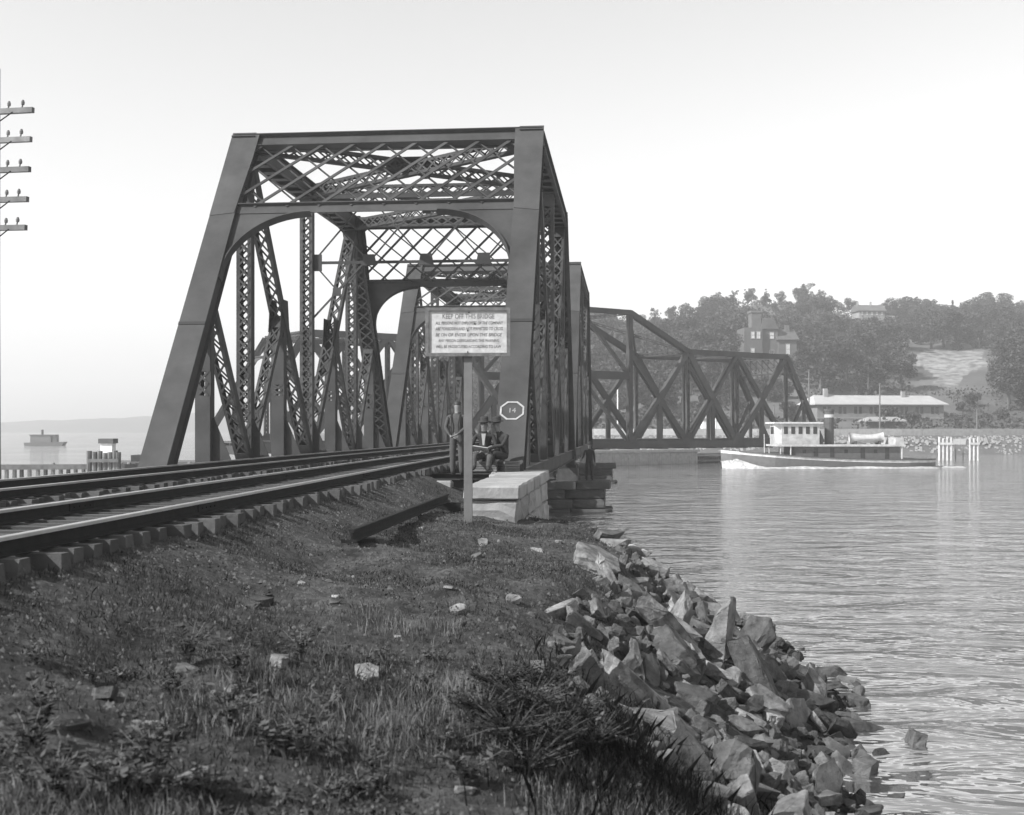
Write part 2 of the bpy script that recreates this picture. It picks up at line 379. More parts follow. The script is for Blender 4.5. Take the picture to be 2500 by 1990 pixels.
    # portals
    for far in (0, 1):
        def P(x, t, off):
            q = Vector((x, 0, 0)) + e * t + nrm * off
            if far: q.y = SP - q.y
            return q
        def pbeam(mb, x0, t0, x1, t1, off, wd, th):
            p, q = P(x0, t0, off), P(x1, t1, off); n_ = Vector((0, nrm.y * (-1 if far else 1), nrm.z)); mb.beam(p, q, wd, th, n_.cross(q - p))
        IN = HW - .36; T1 = EL + .12; T0 = EL * .755
        pb = MB()
        pbeam(pb, -HW - .02, T1 - .15, HW + .02, T1 - .15, .17, .42, .02)      # top strut web
        pbeam(pb, -HW - .3, T1 + .07, HW + .3, T1 + .07, .14, .03, .36)        # top flange
        pbeam(pb, -IN, T1 - .36, IN, T1 - .36, .15, .02, .22)
        pbeam(pb, -HW + .1, T0 + .02, HW - .1, T0 + .02, .17, .3, .02); pbeam(pb, -IN - .1, T0 + .18, IN + .1, T0 + .18, .2, .03, .16); 
        portal = pb.build('portal_brace', 'steel', root)
        for sx in (-1, 1):
            r = 2.15; cx_, ct = IN - r, T0 - .12 - r
            arc = [(cx_ + r * math.cos(t), ct + r * math.sin(t)) for t in np.linspace(0, math.pi / 2, 15)]
            poly = [(IN + .25, ct - .35), (IN - .02, ct - .35)] + arc + [(cx_, T0 + .05), (IN + .25, T0 + .05)]
            kb = MB(); kb.prism([P(sx * x, t, .14) for x, t in poly], P(0, 0, .155) - P(0, 0, .14))
            pts = [(IN - .02, ct - .35)] + arc
            for (x0, t0), (x1, t1) in zip(pts[:-1], pts[1:]): pbeam(kb, sx * x0, t0, sx * x1, t1, .12, .035, .24)
            kb.build('knee_bracket', 'steel', portal)
            gp = MB(); gp.prism([P(sx * x, t, .285) for x, t in ((HW + .36, T1 + .05), (IN - .12, T1 + .05), (IN - .1, T1 - 1.0), (IN + .02, T0 - .2), (HW + .36, T0 - .3))], P(0, 0, .297) - P(0, 0, .285))
            gp.build('gusset_plate', 'steel', portal)
        H_ = T1 - .3 - (T0 + .12); sp_ = .93; k0 = -IN - H_
        for (dr, off, bw) in ((1, .205, .095), (-1, .13, .04)):
            for k in range(int((2 * IN + H_) / sp_) + 1):
                xb = k0 + k * sp_ + .3; a0, a1 = max(-IN, xb), min(IN, xb + H_ * 1.0)
                if a1 - a0 < .25: continue
                ta, tb = T0 + .12 + (a0 - xb), T0 + .12 + (a1 - xb)
                lb = MB(); pbeam(lb, dr * a0, ta, dr * a1, tb, off, bw, .012); pbeam(lb, dr * a0, ta, dr * a1, tb, off - .035, .012, .06)
                lb.build('lattice_bar', 'steel', portal)
        if not far:
            mk = None
    # sway frame at mid span, with light angles, and at the hips
    for k in (2,):
        y = k * PAN; z1 = HT - .2; z0 = HT - 2.55; sf = MB()
        sf.beam((-HW + .2, y, z0), (HW - .2, y, z0), .05, .10, (0, 1, 0)); sf.beam((-HW + .2, y, z1), (HW - .2, y, z1), .05, .12, (0, 1, 0))
        sw = sf.build('sway_frame', 'steel', root)
        n = 4; st = (2 * HW - .4) / n
        for j in range(n):
            xa = -HW + .2 + j * st
            for (za, zb, off) in ((z0, z1, .0), (z1, z0, .03)):
                b_ = MB(); b_.beam((xa, y + off, za), (xa + st, y + off, zb), .05, .05, (0, 1, 0)); b_.build('sway_bar', 'steel', sw)
            if j:
                g = MB(); g.prism([(xa - .28, y - .035, z0 - .12), (xa + .28, y - .035, z0 - .12), (xa + .2, y - .035, z0 + .28), (xa - .2, y - .035, z0 + .28)], (0, .012, 0)); g.build('gusset_plate', 'steel', sw)
        for sx in (-1, 1):
            b_ = MB(); b_.beam((sx * (HW - .2), y, z0 - 2.0), (sx * (HW - 2.1), y, z0), .06, .06, (0, 1, 0)); b_.beam((sx * (HW - .3), y + .03, z0 - .1), (sx * (HW - 1.1), y + .03, z0 - 1.0), .04, .05, (0, 1, 0))
            b_.prism([(sx * (HW - .2), y - .03, z0 - .3), (sx * (HW - .55), y - .03, z0 - .3), (sx * (HW - .55), y - .03, z0 + .3), (sx * (HW - .2), y - .03, z0 + .3)], (0, .012, 0))
            b_.prism([(sx * (HW - .95), y - .05, z0 - 1.2), (sx * (HW - 1.25), y - .05, z0 - 1.2), (sx * (HW - 1.25), y - .05, z0 - .9), (sx * (HW - .95), y - .05, z0 - .9)], (0, .012, 0))
            b_.build('sway_knee', 'steel', sw)
    # top laterals
    for k in (1, 2, 3):
        laced('top_strut', root, (-HW + .3, k * PAN + (.2 if k == 1 else -.2 if k == 3 else .25), HT + .05), (HW - .3, k * PAN + (.2 if k == 1 else -.2 if k == 3 else .25), HT + .05), .36, .26, .08, .46, plates=.3, side=0)
    for k in (1, 2):
        ya, yb = k * PAN + .35, (k + 1) * PAN - .35
        for dr, zo in ((1, .12), (-1, -.12)):
            laced('top_lateral', root, (-dr * (HW - .3), ya, HT + zo * .4), (dr * (HW - .3), yb, HT + zo * .4), .42, .22, .09, .5, plates=.4, side=0)
        g = MB()
        for (gx, gy) in ((-.5, -.35), (.5, .35), (-.5, .35), (.5, -.35)):
            yc = (ya + yb) / 2 + gy; g.box(gx - .16, gx + .16, yc - .02, yc + .02, HT - .28, HT + .3)
        g.box(-.7, .7, (ya + yb) / 2 - .5, (ya + yb) / 2 + .5, HT + .255, HT + .27); g.build('crossing_plate', 'steel', root)
    return root
span1 = make_span()
span2 = copy_tree(span1)
span2.location = (-7.095, 56.15, 2.6)
tag(span2, 'riveted steel through truss span standing between the two stone river piers')

def text_mesh(name, s, size, m, parent, mtx, shear=0, width=None):
    cu = bpy.data.curves.new(name, 'FONT'); cu.body = s; cu.size = size; cu.align_x = 'CENTER'; cu.align_y = 'CENTER'; cu.shear = shear; cu.extrude = .0012; cu.resolution_u = 3
    o = bpy.data.objects.new(name, cu); COL.objects.link(o); bpy.context.view_layer.update()
    me = bpy.data.meshes.new_from_object(o.evaluated_get(bpy.context.evaluated_depsgraph_get())); bpy.data.objects.remove(o)
    if width:
        xs_ = [v.co.x for v in me.vertices]; k = width / max(1e-6, max(xs_) - min(xs_))
        for v in me.vertices: v.co.x *= k
    me.materials.clear(); o = obj(name, me, m, parent); o.matrix_local = mtx; return o
# octagon with number on the right end post of the near span (local span coordinates)
def marker():
    EL = math.hypot(PAN, HT); e = Vector((0, PAN / EL, HT / EL)); n = Vector((0, -HT / EL, PAN / EL))
    c = Vector((HW, 0, 0)) + e * (EL * .152) + n * .29
    M = Matrix((Vector((1, 0, 0)), e, n)).transposed().to_4x4(); M.translation = c
    def oct_(w_, h_): return [(-w_ * .42, -h_), (w_ * .42, -h_), (w_, -h_ * .42), (w_, h_ * .42), (w_ * .42, h_), (-w_ * .42, h_), (-w_, h_ * .42), (-w_, -h_ * .42)]
    a, b = oct_(.295, .275), oct_(.252, .232); mb = MB(); vs = [(x, y, 0) for x, y in a] + [(x, y, 0) for x, y in b] + [(x, y, .006) for x, y in a] + [(x, y, .006) for x, y in b]
    fs = []
    for i in range(8):
        j = (i + 1) % 8; fs += [(16+i, 16+j, 24+j, 24+i), (i, j, 16+j, 16+i), (8+j, 8+i, 24+i, 24+j)]
    mb.add(vs, fs); o = mb.build('octagon_marker', 'marker_paint', span1); o.matrix_local = M
    o['label'] = 'white painted octagon outline with the number 14'
    text_mesh('number', '14', .2, 'marker_paint', o, Matrix.Translation((0, 0, .002)))
marker()

# ------------------------------------------------------------------ tracks
def rail_x(Y, base):  # the approach runs a little askew of the bridge
    return base - .0217 * (min(Y, 35) - 8.83)
RZ = 2.99
PROF = [(-.068, 0), (.068, 0), (.068, .012), (.012, .03), (.010, .105), (.035, .118), (.036, .145), (.028, .15), (-.028, .15), (-.036, .145), (-.035, .118), (-.010, .105), (-.012, .03), (-.068, .012)]
def rail_mesh(name, path, parent, roll=0):
    mb = MB(); n = len(PROF)
    for (x, y, z) in path:
        for (a, b) in PROF: mb.v.append((x + a * math.cos(roll) - b * math.sin(roll), y, z + a * math.sin(roll) + b * math.cos(roll)))
    for k in range(len(path) - 1):
        for i in range(n):
            j = (i + 1) % n; mb.f.append((k*n+i, k*n+j, (k+1)*n+j, (k+1)*n+i)); mb.m.append(1 if i in (5, 6, 7, 8, 9) else 0)
    mb.f.append(tuple(range(n))); mb.m.append(0); mb.f.append(tuple(reversed([(len(path)-1)*n+i for i in range(n)]))); mb.m.append(0)
    return mb.build(name, ['rail_web', 'rail_head'], parent)
def tie_mesh(k):
    r = random.Random(k); mb = MB(); L, W, H = 1.06 + r.uniform(-.05, .05), .095, .165
    mb.box(-L, L, -W, W, -H, 0)
    for i, v in enumerate(mb.v): mb.v[i] = (v[0] + r.uniform(-.012, .012), v[1] + r.uniform(-.012, .012), v[2] + (r.uniform(-.008, .004)))
    me = mb.mesh('tie'); me.materials.append(MATS['tie_wood']); return me
TIES = [tie_mesh(k) for k in range(8)]
for name, off, lab in (('a', 0, 'railway track with bright worn rails nearer the loose rail and notice board'), ('b', -3.6, 'railway track alongside the left truss, behind the other track')):
    t = thing('railway_track', lab, 'railway track', (0, 0, 0))
    Ys = [1.5, 10, 20, 28, 35, 60, 84.4]
    for g in (0, -1.5): rail_mesh('rail', [(rail_x(Y, -4.69 + off + g), Y, RZ - .15) for Y in Ys], t)
    Y = 1.6; k = 0
    while Y < 84:
        r = random.Random(k * 3 + (7 if off else 1))
        if not (55.3 < Y < 56.1):
            o = obj('tie', TIES[r.randrange(8)], None, t, (rail_x(Y, -4.69 + off - .75) + r.uniform(-.06, .06), Y, RZ - .152 + (0 if Y > 27 else r.uniform(-.012, .002)))); o.rotation_euler = (0, 0, r.uniform(-.05, .05))
        Y += (.40 if Y < 27.5 else .38) + r.uniform(-.03, .03); k += 1
    if not off:
        for g in (0, -1.5):
            for Y in (13.1, 22.3):
                jb = MB(); x = rail_x(Y, -4.69 + g); jb.box(x - .03, x + .03, Y - .3, Y + .3, RZ - .125, RZ - .04)
                for q in (-.2, -.07, .07, .2): jb.tube([(x - .045, Y + q, RZ - .08), (x + .045, Y + q, RZ - .08)], .014, 6)
                jb.build('joint_bar', 'rail_web', t)
# ballast and cinders between the ties
def ballast_h(X, Y): return 2.765 + (fbm(X * 3, Y * 3, 21) - .47) * .07
bx = np.arange(-12.4, -4.0, .13); by = np.arange(-3, 27.3, .13)
BXX, BYY = np.meshgrid(bx, by); edge = np.array([rail_x(y, -4.69) for y in by]) + .06
BZ = ballast_h(BXX, BYY) - np.clip((BXX - edge[:, None]) * .6, 0, 1) - np.clip((-11.3 - BXX) * .7, 0, 1)
bi = np.arange(BXX.size).reshape(BXX.shape)
BF = np.stack([bi[:-1, :-1], bi[:-1, 1:], bi[1:, 1:], bi[1:, :-1]], -1).reshape(-1, 4)
mat('cinder', .03, .95, .5, 14, .03, 30, col2=.07)
bo = npmesh('ballast', np.stack([BXX, BYY, BZ], -1).reshape(-1, 3), BF, 'cinder', kind='stuff'); tag(bo, 'dark cinder ballast packed between the railway ties', 'ballast')

# loose rail on the bank
lr = thing('loose_rail', 'spare rail lying on blocks beside the track near the notice board post', 'rail', (0, 0, 0))
pa, pb_ = PZ(858, 1322, 2.42), PZ(1092, 1216, 2.44)
pa.z = float(ground_h(pa.x, pa.y)) + .08; pb_.z = float(ground_h(pb_.x, pb_.y)) + .13
mb = MB(); sc_ = 1.0; n = len(PROF)
for p in (pa, pb_):
    for (a, b) in PROF: mb.v.append((p.x + a * sc_, p.y, p.z + b * sc_))
for i in range(n): mb.f.append((i, (i + 1) % n, n + (i + 1) % n, n + i)); mb.m.append(0)
mb.f.append(tuple(range(n))); mb.m.append(0); mb.f.append(tuple(reversed(range(n, 2 * n)))); mb.m.append(0)
mb.build('rail_bar', 'rail_web', lr)
mb = MB(); g2 = pa.lerp(pb_, .06); g3 = pa.lerp(pb_, .96)
for nm, gpt in (('front', g2), ('back', g3)):
    bb = thing('timber_block', 'short dark timber block under the %s end of the spare rail' % ('lower near' if nm == 'front' else 'end closest to the abutment'), 'block', (gpt.x, gpt.y, float(ground_h(gpt.x, gpt.y)) - .06), R(12))
    q = MB(); q.box(-.24, .3, -.1, .11, 0, (gpt.z - bb.location.z) - .004); q.build('block_body', 'rail_web', bb)

# ------------------------------------------------------------------ notice board
sg = PZ(1142, 1276, 2.25); gz = float(ground_h(sg.x, sg.y))
sign = thing('notice_board', 'wooden notice board reading keep off this bridge on a square timber post', 'sign', (sg.x, sg.y, gz), TH * .6)
ztop = CAMZ + (HY - 752) * 19.5 / FP - gz
mb = MB(); mb.box(-.068, .068, .03, .16, -.5, ztop - .04); mb.build('post', 'post_wood', sign)
WS, HS = .69, .392; zc_ = ztop - HS; xo = 0.0
mb = MB(); mb.box(-WS, WS, -.005, .03, zc_ - HS, zc_ + HS); mb.build('board', 'sign_face', sign)
fr = MB(); fw = .045
fr.box(-WS - .012, WS + .012, -.035, .0, zc_ + HS - fw, zc_ + HS + .012); fr.box(-WS - .012, WS + .012, -.035, .0, zc_ - HS - .012, zc_ - HS + fw)
fr.box(-WS - .012, -WS + fw, -.034, .0, zc_ - HS + fw, zc_ + HS - fw); fr.box(WS - fw, WS + .012, -.034, .0, zc_ - HS + fw, zc_ + HS - fw); fr.build('frame', 'sign_frame', sign)
LN = [('KEEP OFF THIS BRIDGE', .115, .255, .86, 0), ('ALL PERSONS NOT EMPLOYEES OF THE COMPANY', .072, .145, 1.12, .25), ('ARE FORBIDDEN AND NOT PERMITTED TO CROSS', .075, .05, 1.12, .25),
      ('BE ON OR ENTER UPON THIS BRIDGE', .078, -.05, 1.10, .25), ('ANY PERSON DISREGARDING THIS WARNING', .066, -.145, 1.0, 0), ('WILL BE PROSECUTED ACCORDING TO LAW', .068, -.245, 1.08, 0)]
for s_, sz, z_, wd, shr in LN:
    M = Matrix.Rotation(R(90), 4, 'X'); M.translation = (.01 if s_[0] != 'A' else .02, -.0065, zc_ + z_)
    text_mesh('lettering', s_, sz, 'sign_ink', sign, M, shr, wd)
for (x, z) in ((.02, zc_ + HS - .07), (0, zc_ - HS + .06), (0, zc_ + .02), (.12, zc_ + .13)):
    b_ = MB(); b_.tube([(x, -.012, z), (x, .0, z)], .012, 8); b_.build('bolt_head', 'rail_web', sign)

# ------------------------------------------------------------------ abutment and piers (individual stones)
def stone_mesh(k, a, b, c, rough=.02):
    r = random.Random(k); bm = bmesh.new(); bmesh.ops.create_cube(bm, size=1)
    for v in bm.verts: v.co = (v.co.x * a, v.co.y * b, v.co.z * c)
    bmesh.ops.bevel(bm, geom=bm.edges[:], offset=min(.035, c * .12), segments=1, affect='EDGES')
    bmesh.ops.subdivide_edges(bm, edges=[e for e in bm.edges if e.calc_length() > .3], cuts=2, use_grid_fill=True)
    for v in bm.verts: v.co += Vector((r.uniform(-1, 1), r.uniform(-1, 1), r.uniform(-1, 1) * .6)) * rough
    me = bpy.data.meshes.new('stone_block'); bm.to_mesh(me); bm.free(); return me
def stone(parent, k, x0, x1, y0, y1, z0, z1, m, rough=.02, name='stone_block', g=.012):
    me = stone_mesh(k, x1 - x0 - g, y1 - y0 - g, z1 - z0 - g, rough); return obj(name, me, m, parent, ((x0 + x1) / 2, (y0 + y1) / 2, (z0 + z1) / 2))
ab = thing('abutment', 'pale cut stone abutment wing wall at the end of the bridge', 'abutment', (0, 0, 0))
kk = 100; XR = -1.83
courses = [(2.56, 2.82), (2.1, 2.56), (1.62, 2.1), (1.1, 1.62), (.5, 1.1), (-.2, .5), (-1.0, -.2)]
for ci, (z0, z1) in enumerate(courses):
    inset = 0 if ci == 0 else .05
    cuts = [20.3 + inset, 21.9, 23.6, 25.2, 26.8, 28.2] if ci % 2 == 0 else [20.3 + inset, 21.2, 22.8, 24.3, 26.1, 28.2]
    for i in range(5):
        stone(ab, kk, float(np.interp(cuts[i], [20.3, 25.1, 25.3], [-2.82, -2.82, -3.1])), XR - inset, cuts[i], cuts[i + 1], z0, z1, 'stone_pale', .022 if ci else .012, 'capstone' if ci == 0 else 'stone_block'); kk += 1
for ci, (z0, z1) in enumerate([(1.2, 1.98), (.5, 1.2), (-.3, .5), (-1.2, -.3)]):
    xc = np.linspace(-12.8, -4.0, 7) + (.5 if ci % 2 else 0); xc[0] = -12.8; xc[-1] = -4.0
    for i in range(6): stone(ab, kk, xc[i], xc[i + 1], 26.9, 28.7, z0, z1, 'stone_pale', .02); kk += 1
stone(ab, kk, -4.0, XR - .05, 28.2, 28.7, .6, 1.98, 'stone_pale', .02); kk += 1
xc = np.linspace(-12.8, -4.0, 6)
for i in range(5): stone(ab, kk, xc[i], xc[i + 1], 26.9, 27.25, 1.98, 2.6, 'stone_pale', .015, 'backwall_stone'); kk += 1

def pier(y, label, seed):
    p = thing('bridge_pier', label, 'bridge pier', (-7.0, y, 0), 0, 'stone river piers')
    k = seed; hw = 6.0
    for ci, (z0, z1, ex, dy) in enumerate([(1.0, 1.38, .25, 1.55), (.55, 1.0, 0, 1.3), (.1, .55, .0, 1.35), (-.45, .1, .35, 1.75), (-1.2, -.45, .4, 1.9), (-2.4, -1.2, .5, 2.0)]):
        X0, X1 = -hw - ex, hw + ex; n = 8; cuts = np.linspace(X0, X1, n + 1)
        for i in range(n):
            x0, x1 = cuts[i], cuts[i + 1]
            if ci % 2 and 0 < i: x0 -= .35
            if ci % 2 and i < n - 1: x1 -= .35
            for (y0, y1) in ((-dy, 0), (0, dy)):
                end = i in (0, n - 1); cut = .45 if end else 0
                stone(p, k, x0 + (0 if i or not cut else .1), x1, y0 + (cut if end and y0 < 0 else 0), y1 - (cut if end and y1 > 0 else 0), z0, z1, 'stone_dark', .025, 'capstone' if ci == 0 else 'stone_block'); k += 1
    for s in (-1, 1):
        for (xx) in (-4.42, 4.23):
            pd = MB(); pd.box(xx - .5, xx + .5, s * .42 - .36, s * .42 + .36, 1.38, 1.985); pd.build('bearing_pedestal', 'stone_dark', p)
    return p
pier(55.75, 'dark stone river pier under the joint of the two trusses, a person on it', 1000)
pier(84.15, 'dark stone river pier beyond the man, at the far end of the second truss', 2000)

# ------------------------------------------------------------------ swing span, part open
def make_swing():
    Rr = 37.0; A = R(40.6)
    root = thing('swing_span', 'dark steel swing span turned partly open across the channel, raised truss tower at its middle', 'swing bridge', (-7.5, 124.8, 0), A)
    zb, zt, zT, hw = 2.15, 12.25, 16.1, 4.3
    st = [.178, .405, .61, .83, 1.0]
    s_ = [k * Rr for k in st]
    def member(name, p, q, wd=.5, dp=.45, m='steel'):
        b = MB(); p = Vector(p); q = Vector(q); a = (q - p).normalized(); v = a.cross(Vector((0, 1, 0)))
        for k in (-1, 1): b.beam(p + Vector((0, k * wd / 2, 0)), q + Vector((0, k * wd / 2, 0)), .05, dp, (0, 1, 0))
        b.beam(p + v * dp * .5, q + v * dp * .5, wd, .03, (0, 1, 0))
        return b.build(name, m, root)
    for ty in (-1, 1):
        Y = ty * hw
        member('bottom_chord', (-s_[4], Y, zb), (s_[4], Y, zb), .5, .75)
        for sx in (-1, 1):
            X = [sx * k for k in s_]
            member('tower_post', (X[0], Y, zb), (X[0], Y, zT), .5, .5)
            member('top_chord', (X[0], Y, zT), (X[1], Y, zt), .55, .55); member('top_chord', (X[1], Y, zt), (X[3], Y, zt), .55, .55)
            member('end_post', (X[3], Y, zt), (X[4], Y, zb), .55, .55)
            member('diagonal', (X[0], Y, zb), (X[1], Y, zt), .45, .45); member('diagonal', (X[0], Y, zt - .4), (X[1], Y, zb), .4, .6)
            member('diagonal', (X[1], Y, zt), (X[2], Y, zb), .4, .7); member('diagonal', (X[2], Y, zt), (X[1], Y, zb), .4, .38)
            member('diagonal', (X[2], Y, zb), (X[3], Y, zt), .4, .6); member('diagonal', (X[2], Y, zt), (X[3], Y, zb), .4, .5)
            for k in (1, 2, 3): laced('vertical_post', root, (X[k], Y, zb), (X[k], Y, zt), .4, .3, .12, .8, bar=.08)
            for k in range(3): 
                xm = (X[k] + X[k + 1]) / 2; member('hanger', (xm, Y, zb), (xm, Y, (zb + zt) / 2), .35, .42)
            xm = (X[3] + X[4]) / 2; member('hanger', (xm, Y, zb), (xm, Y, (zb + zt) / 2), .3, .3); member('sub_diagonal', (xm, Y, (zb + zt) / 2), (X[3], Y, zb), .3, .3)
            for k in (1, 2, 3):
                g = MB(); g.prism([(X[k] - 1.0, Y - .3, zb - .1), (X[k] + 1.0, Y - .3, zb - .1), (X[k] + .35, Y - .3, zb + 1.2), (X[k] - .35, Y - .3, zb + 1.2)], (0, .02, 0)); g.build('gusset_plate', 'steel', root)
        member('tower_top', (-s_[0], Y, zT), (s_[0], Y, zT), .55, .5)
        member('tower_girt', (-s_[0], Y, 9.4), (s_[0], Y, 9.4), .4, .8)
        for (za, zc) in ((9.4, zT - .1), (zb, 9.2)):
            member('tower_brace', (-s_[0], Y, za), (0, Y, zc), .3, .3); member('tower_brace', (s_[0], Y, za), (0, Y, zc), .3, .3)
    # cross frames
    for sx in (-1, 1):
        for k, z in ((0, zT), (1, zt), (2, zt), (3, zt)):
            laced('top_strut', root, (sx * s_[k], -hw, z), (sx * s_[k], hw, z), .4, .3, .1, .8, bar=.08, side=0)
        for k in (1, 2):
            for d in (1, -1): laced('top_lateral', root, (sx * s_[k], -d * hw, zt), (sx * s_[k + 1], d * hw, zt), .3, .2, .08, .9, bar=.07, side=0)
        for d in (1, -1): laced('top_lateral', root, (sx * s_[0], -d * hw, zT), (sx * s_[1], d * hw, zt), .3, .2, .08, .9, bar=.07, side=0)
        # end portal
        e = Vector((sx * (s_[4] - s_[3]), 0, zb - zt)); L = e.length; e = e / L; n = Vector((0, 1, 0)).cross(e)
        def P(y, t): return Vector((sx * s_[3], y, zt)) + e * t
        pb = MB(); pb.beam(P(-hw, .1), P(hw, .1), .05, .5, e); pb.beam(P(-hw, 2.2), P(hw, 2.2), .3, .1, n); port = pb.build('portal_brace', 'steel', root)
        for k in range(9):
            y0 = -hw + k * 2 * hw / 9
            for d in (1, -1):
                q = MB(); q.beam(P(y0 if d > 0 else y0 + 2 * hw / 9, .2), P(y0 + 2 * hw / 9 if d > 0 else y0, 2.1), .07, .03, n.cross(e)); q.build('lattice_bar', 'steel', port)
        for s in (-1, 1):
            r = 2.0; arc = [(hw - .25 - r + r * math.cos(t), 2.3 + r - r * math.sin(t)) for t in np.linspace(0, math.pi / 2, 9)]
            q = MB(); q.prism([P(s * y, t) for y, t in [(hw, 4.5), (hw - .25, 4.5)] + arc + [(hw - .25 - r, 2.1), (hw, 2.1)]], n * .03); q.build('knee_bracket', 'steel', port)
    for k in range(19):
        x = -s_[4] + k * 2 * s_[4] / 18; q = MB(); q.box(x - .08, x + .08, -hw + .3, hw - .3, zb - .55, zb + .2); q.build('floor_beam', 'steel_dark', root)
    for y in (-2.55, -1.05, 1.05, 2.55):
        q = MB(); q.box(-s_[4], s_[4], y - .1, y + .1, zb - .1, zb + .4); q.build('stringer', 'steel_dark', root)
    for y in (-1.8, 1.8):
        q = MB(); q.box(-s_[4], s_[4], y - 1.3, y + 1.3, zb + .41, zb + .55); q.build('deck', 'tie_wood', root)
    # drum and machinery
    q = MB(); q.tube([(0, 0, 1.55), (0, 0, zb - .5)], 4.2, 32); q.build('turning_drum', 'steel_dark', root)
    return root
swing = make_swing()
# timber pivot pier and fender under the swing span
A = R(40.6); pv = thing('pivot_pier', 'pale planked pier wall under the middle of the swing span', 'pier', (-7.5, 124.8, 0), A)
q = MB(); q.box(-15.5, 15.5, -5.2, 5.2, -2, 1.28); q.build('pier_core', 'pale_timber', pv)
q = MB(); r = random.Random(5)
for k in range(100):
    x = -15.5 + k * .31; q.box(x, x + .29, -5.3 - r.uniform(0, .03), -5.2, -2, 1.25 + r.uniform(-.03, .04))
for k in range(34):
    y = -5.2 + k * .31; q.box(15.5, 15.6 + r.uniform(0, .03), y, y + .29, -2, 1.25 + r.uniform(-.03, .04))
o = q.build('planking', 'pale_timber', pv); o['kind'] = 'stuff'
q = MB(); q.box(-15.7, 15.7, -5.5, -5.2, 1.3, 1.55); q.build('cap_beam', 'pale_timber', pv)
fd = thing('fender_pier', 'low weathered timber fender reaching out from the pivot pier toward the tugboat', 'fender', (-7.5, 124.8, 0), A)
q = MB()
for k in range(75):
    x = 15.8 + k * .32; q.tube([(x, -3.6 + .04 * r.uniform(-1, 1), -2), (x, -3.6, .8 + r.uniform(-.1, .1))], .14, 6)
o = q.build('pile_row', 'old_timber', fd); o['kind'] = 'stuff'
for z in (.15, .75):
    q = MB(); q.box(15.7, 40, -3.95, -3.76, z, z + .2); q.build('waler', 'pale_timber' if z > .5 else 'old_timber', fd)
q = MB(); q.box(15.7, 40, -3.5, -1.2, .86, .98); q.build('walkway', 'pale_timber', fd)
q = MB(); q.box(20, 40, -1.0, -.8, -1, .95); q.build('back_wall', 'old_timber', fd)

# ------------------------------------------------------------------ left water: pile bulkhead, lantern, far boat
bk = thing('pile_bulkhead', 'row of weathered timber piles with a top beam in the water beside the bridge', 'bulkhead', (0, 0, 0))
pA, pB = C2W(-27, 57, 0), C2W(-15.2, 58.5, 0); dirv = (pB - pA).normalized()
nP = 34
for k in range(nP):
    c = pA.lerp(pB, k / (nP - 1)); q = MB(); q.tube([(c.x, c.y, -2), (c.x + r.uniform(-.03, .03), c.y, 2.05 + r.uniform(-.08, .12))], [.12, .10], 7); q.build('pile', 'pale_timber' if k % 3 else 'old_timber', bk)
q = MB(); q.beam(pA + Vector((0, -.2, 1.95)), pB + Vector((0, -.2, 1.95)), .25, .2, (0, 0, 1)); q.build('top_beam', 'old_timber', bk)
q = MB(); q.beam(pA + Vector((0, -.2, 1.1)), pB + Vector((0, -.2, 1.1)), .2, .14, (0, 0, 1)); q.build('waler', 'pale_timber', bk)
dl = thing('pile_cluster', 'cluster of taller timber piles at the end of the pile row', 'dolphin', (0, 0, 0))
for (px, h) in ((218, 1101), (231, 1103), (244, 1101), (258, 1106), (269, 1104), (281, 1100), (289, 1104)):
    c = C2W((px - CX) / FP * 56, 56, 0); q = MB(); q.tube([(c.x, c.y, -2), (c.x, c.y, CAMZ - (h - HY) * 56 / FP)], .13, 8); q.build('pile', 'old_timber', dl)
for zz in (1.2, 2.3):
    q = MB(); q.beam(C2W((216 - CX) / FP * 55.8, 55.8, zz), C2W((290 - CX) / FP * 55.8, 55.8, zz), .16, .12, (0, 0, 1)); q.build('waler', 'old_timber', dl)
c = C2W((264 - CX) / FP * 57, 57, 2.35); lh = thing('lantern_box', 'small pale lantern hut with dark flat roof above the pile cluster', 'lantern', c, TH)
q = MB(); q.box(-.28, .28, -.28, .28, -.2, .75); q.build('box_wall', 'white_paint', lh); q = MB(); q.box(-.36, .36, -.36, .36, .75, .98); q.build('roof', 'roof_dark', lh)
q = MB()
for sx in (-1, 1):
    for sy in (-1, 1): q.box(sx * .2 - .04, sx * .2 + .04, sy * .2 - .04, sy * .2 + .04, -3.5, -.2)
q.build('leg_frame', 'old_timber', lh)
c = C2W((400 - CX) / FP * 62, 62, 0); bg = thing('moored_barge', 'low dark barge lying between the pile cluster and the left truss', 'barge', c, TH + .1)
q = MB(); q.prism([(-2.6, 0, -.5), (2.6, 0, -.5), (2.9, 0, 1.9), (-2.9, 0, 1.9)], (0, 4, 0)); q.build('hull', 'pale_timber', bg); q = MB(); q.box(-1.9, -.7, 1, 3, 1.9, 2.4); q.build('deck_box', 'boat_dark', bg); q = MB(); q.box(-3, 3, -.1, 4.1, 1.9, 2.05); q.build('deck_edge', 'boat_grey', bg)
fb = thing('far_boat', 'small dark steam launch far out on the river left of the bridge', 'boat', C2W((110 - CX) / FP * 265, 265, 0), TH)
q = MB(); q.prism([(-4.2, -1, -.3), (3.9, -1, -.3), (4.6, -1, .9), (-4.4, -1, .7)], (0, 2.2, 0)); q.build('hull', 'boat_dark', fb)
q = MB(); q.box(-3, 1.6, -.8, 1, .75, 2.3); q.build('cabin', 'boat_grey', fb); q = MB(); q.box(-3.2, 2.6, -1, 1.2, 2.3, 2.5); q.build('roof', 'boat_dark', fb); q = MB(); q.box(1.9, 2.8, -.6, .8, .75, 2.3); q.build('wheelhouse', 'boat_dark', fb); q = MB(); q.tube([(-.6, 0, 2.5), (-.6, 0, 3.6)], .28, 8); q.build('funnel', 'boat_dark', fb)

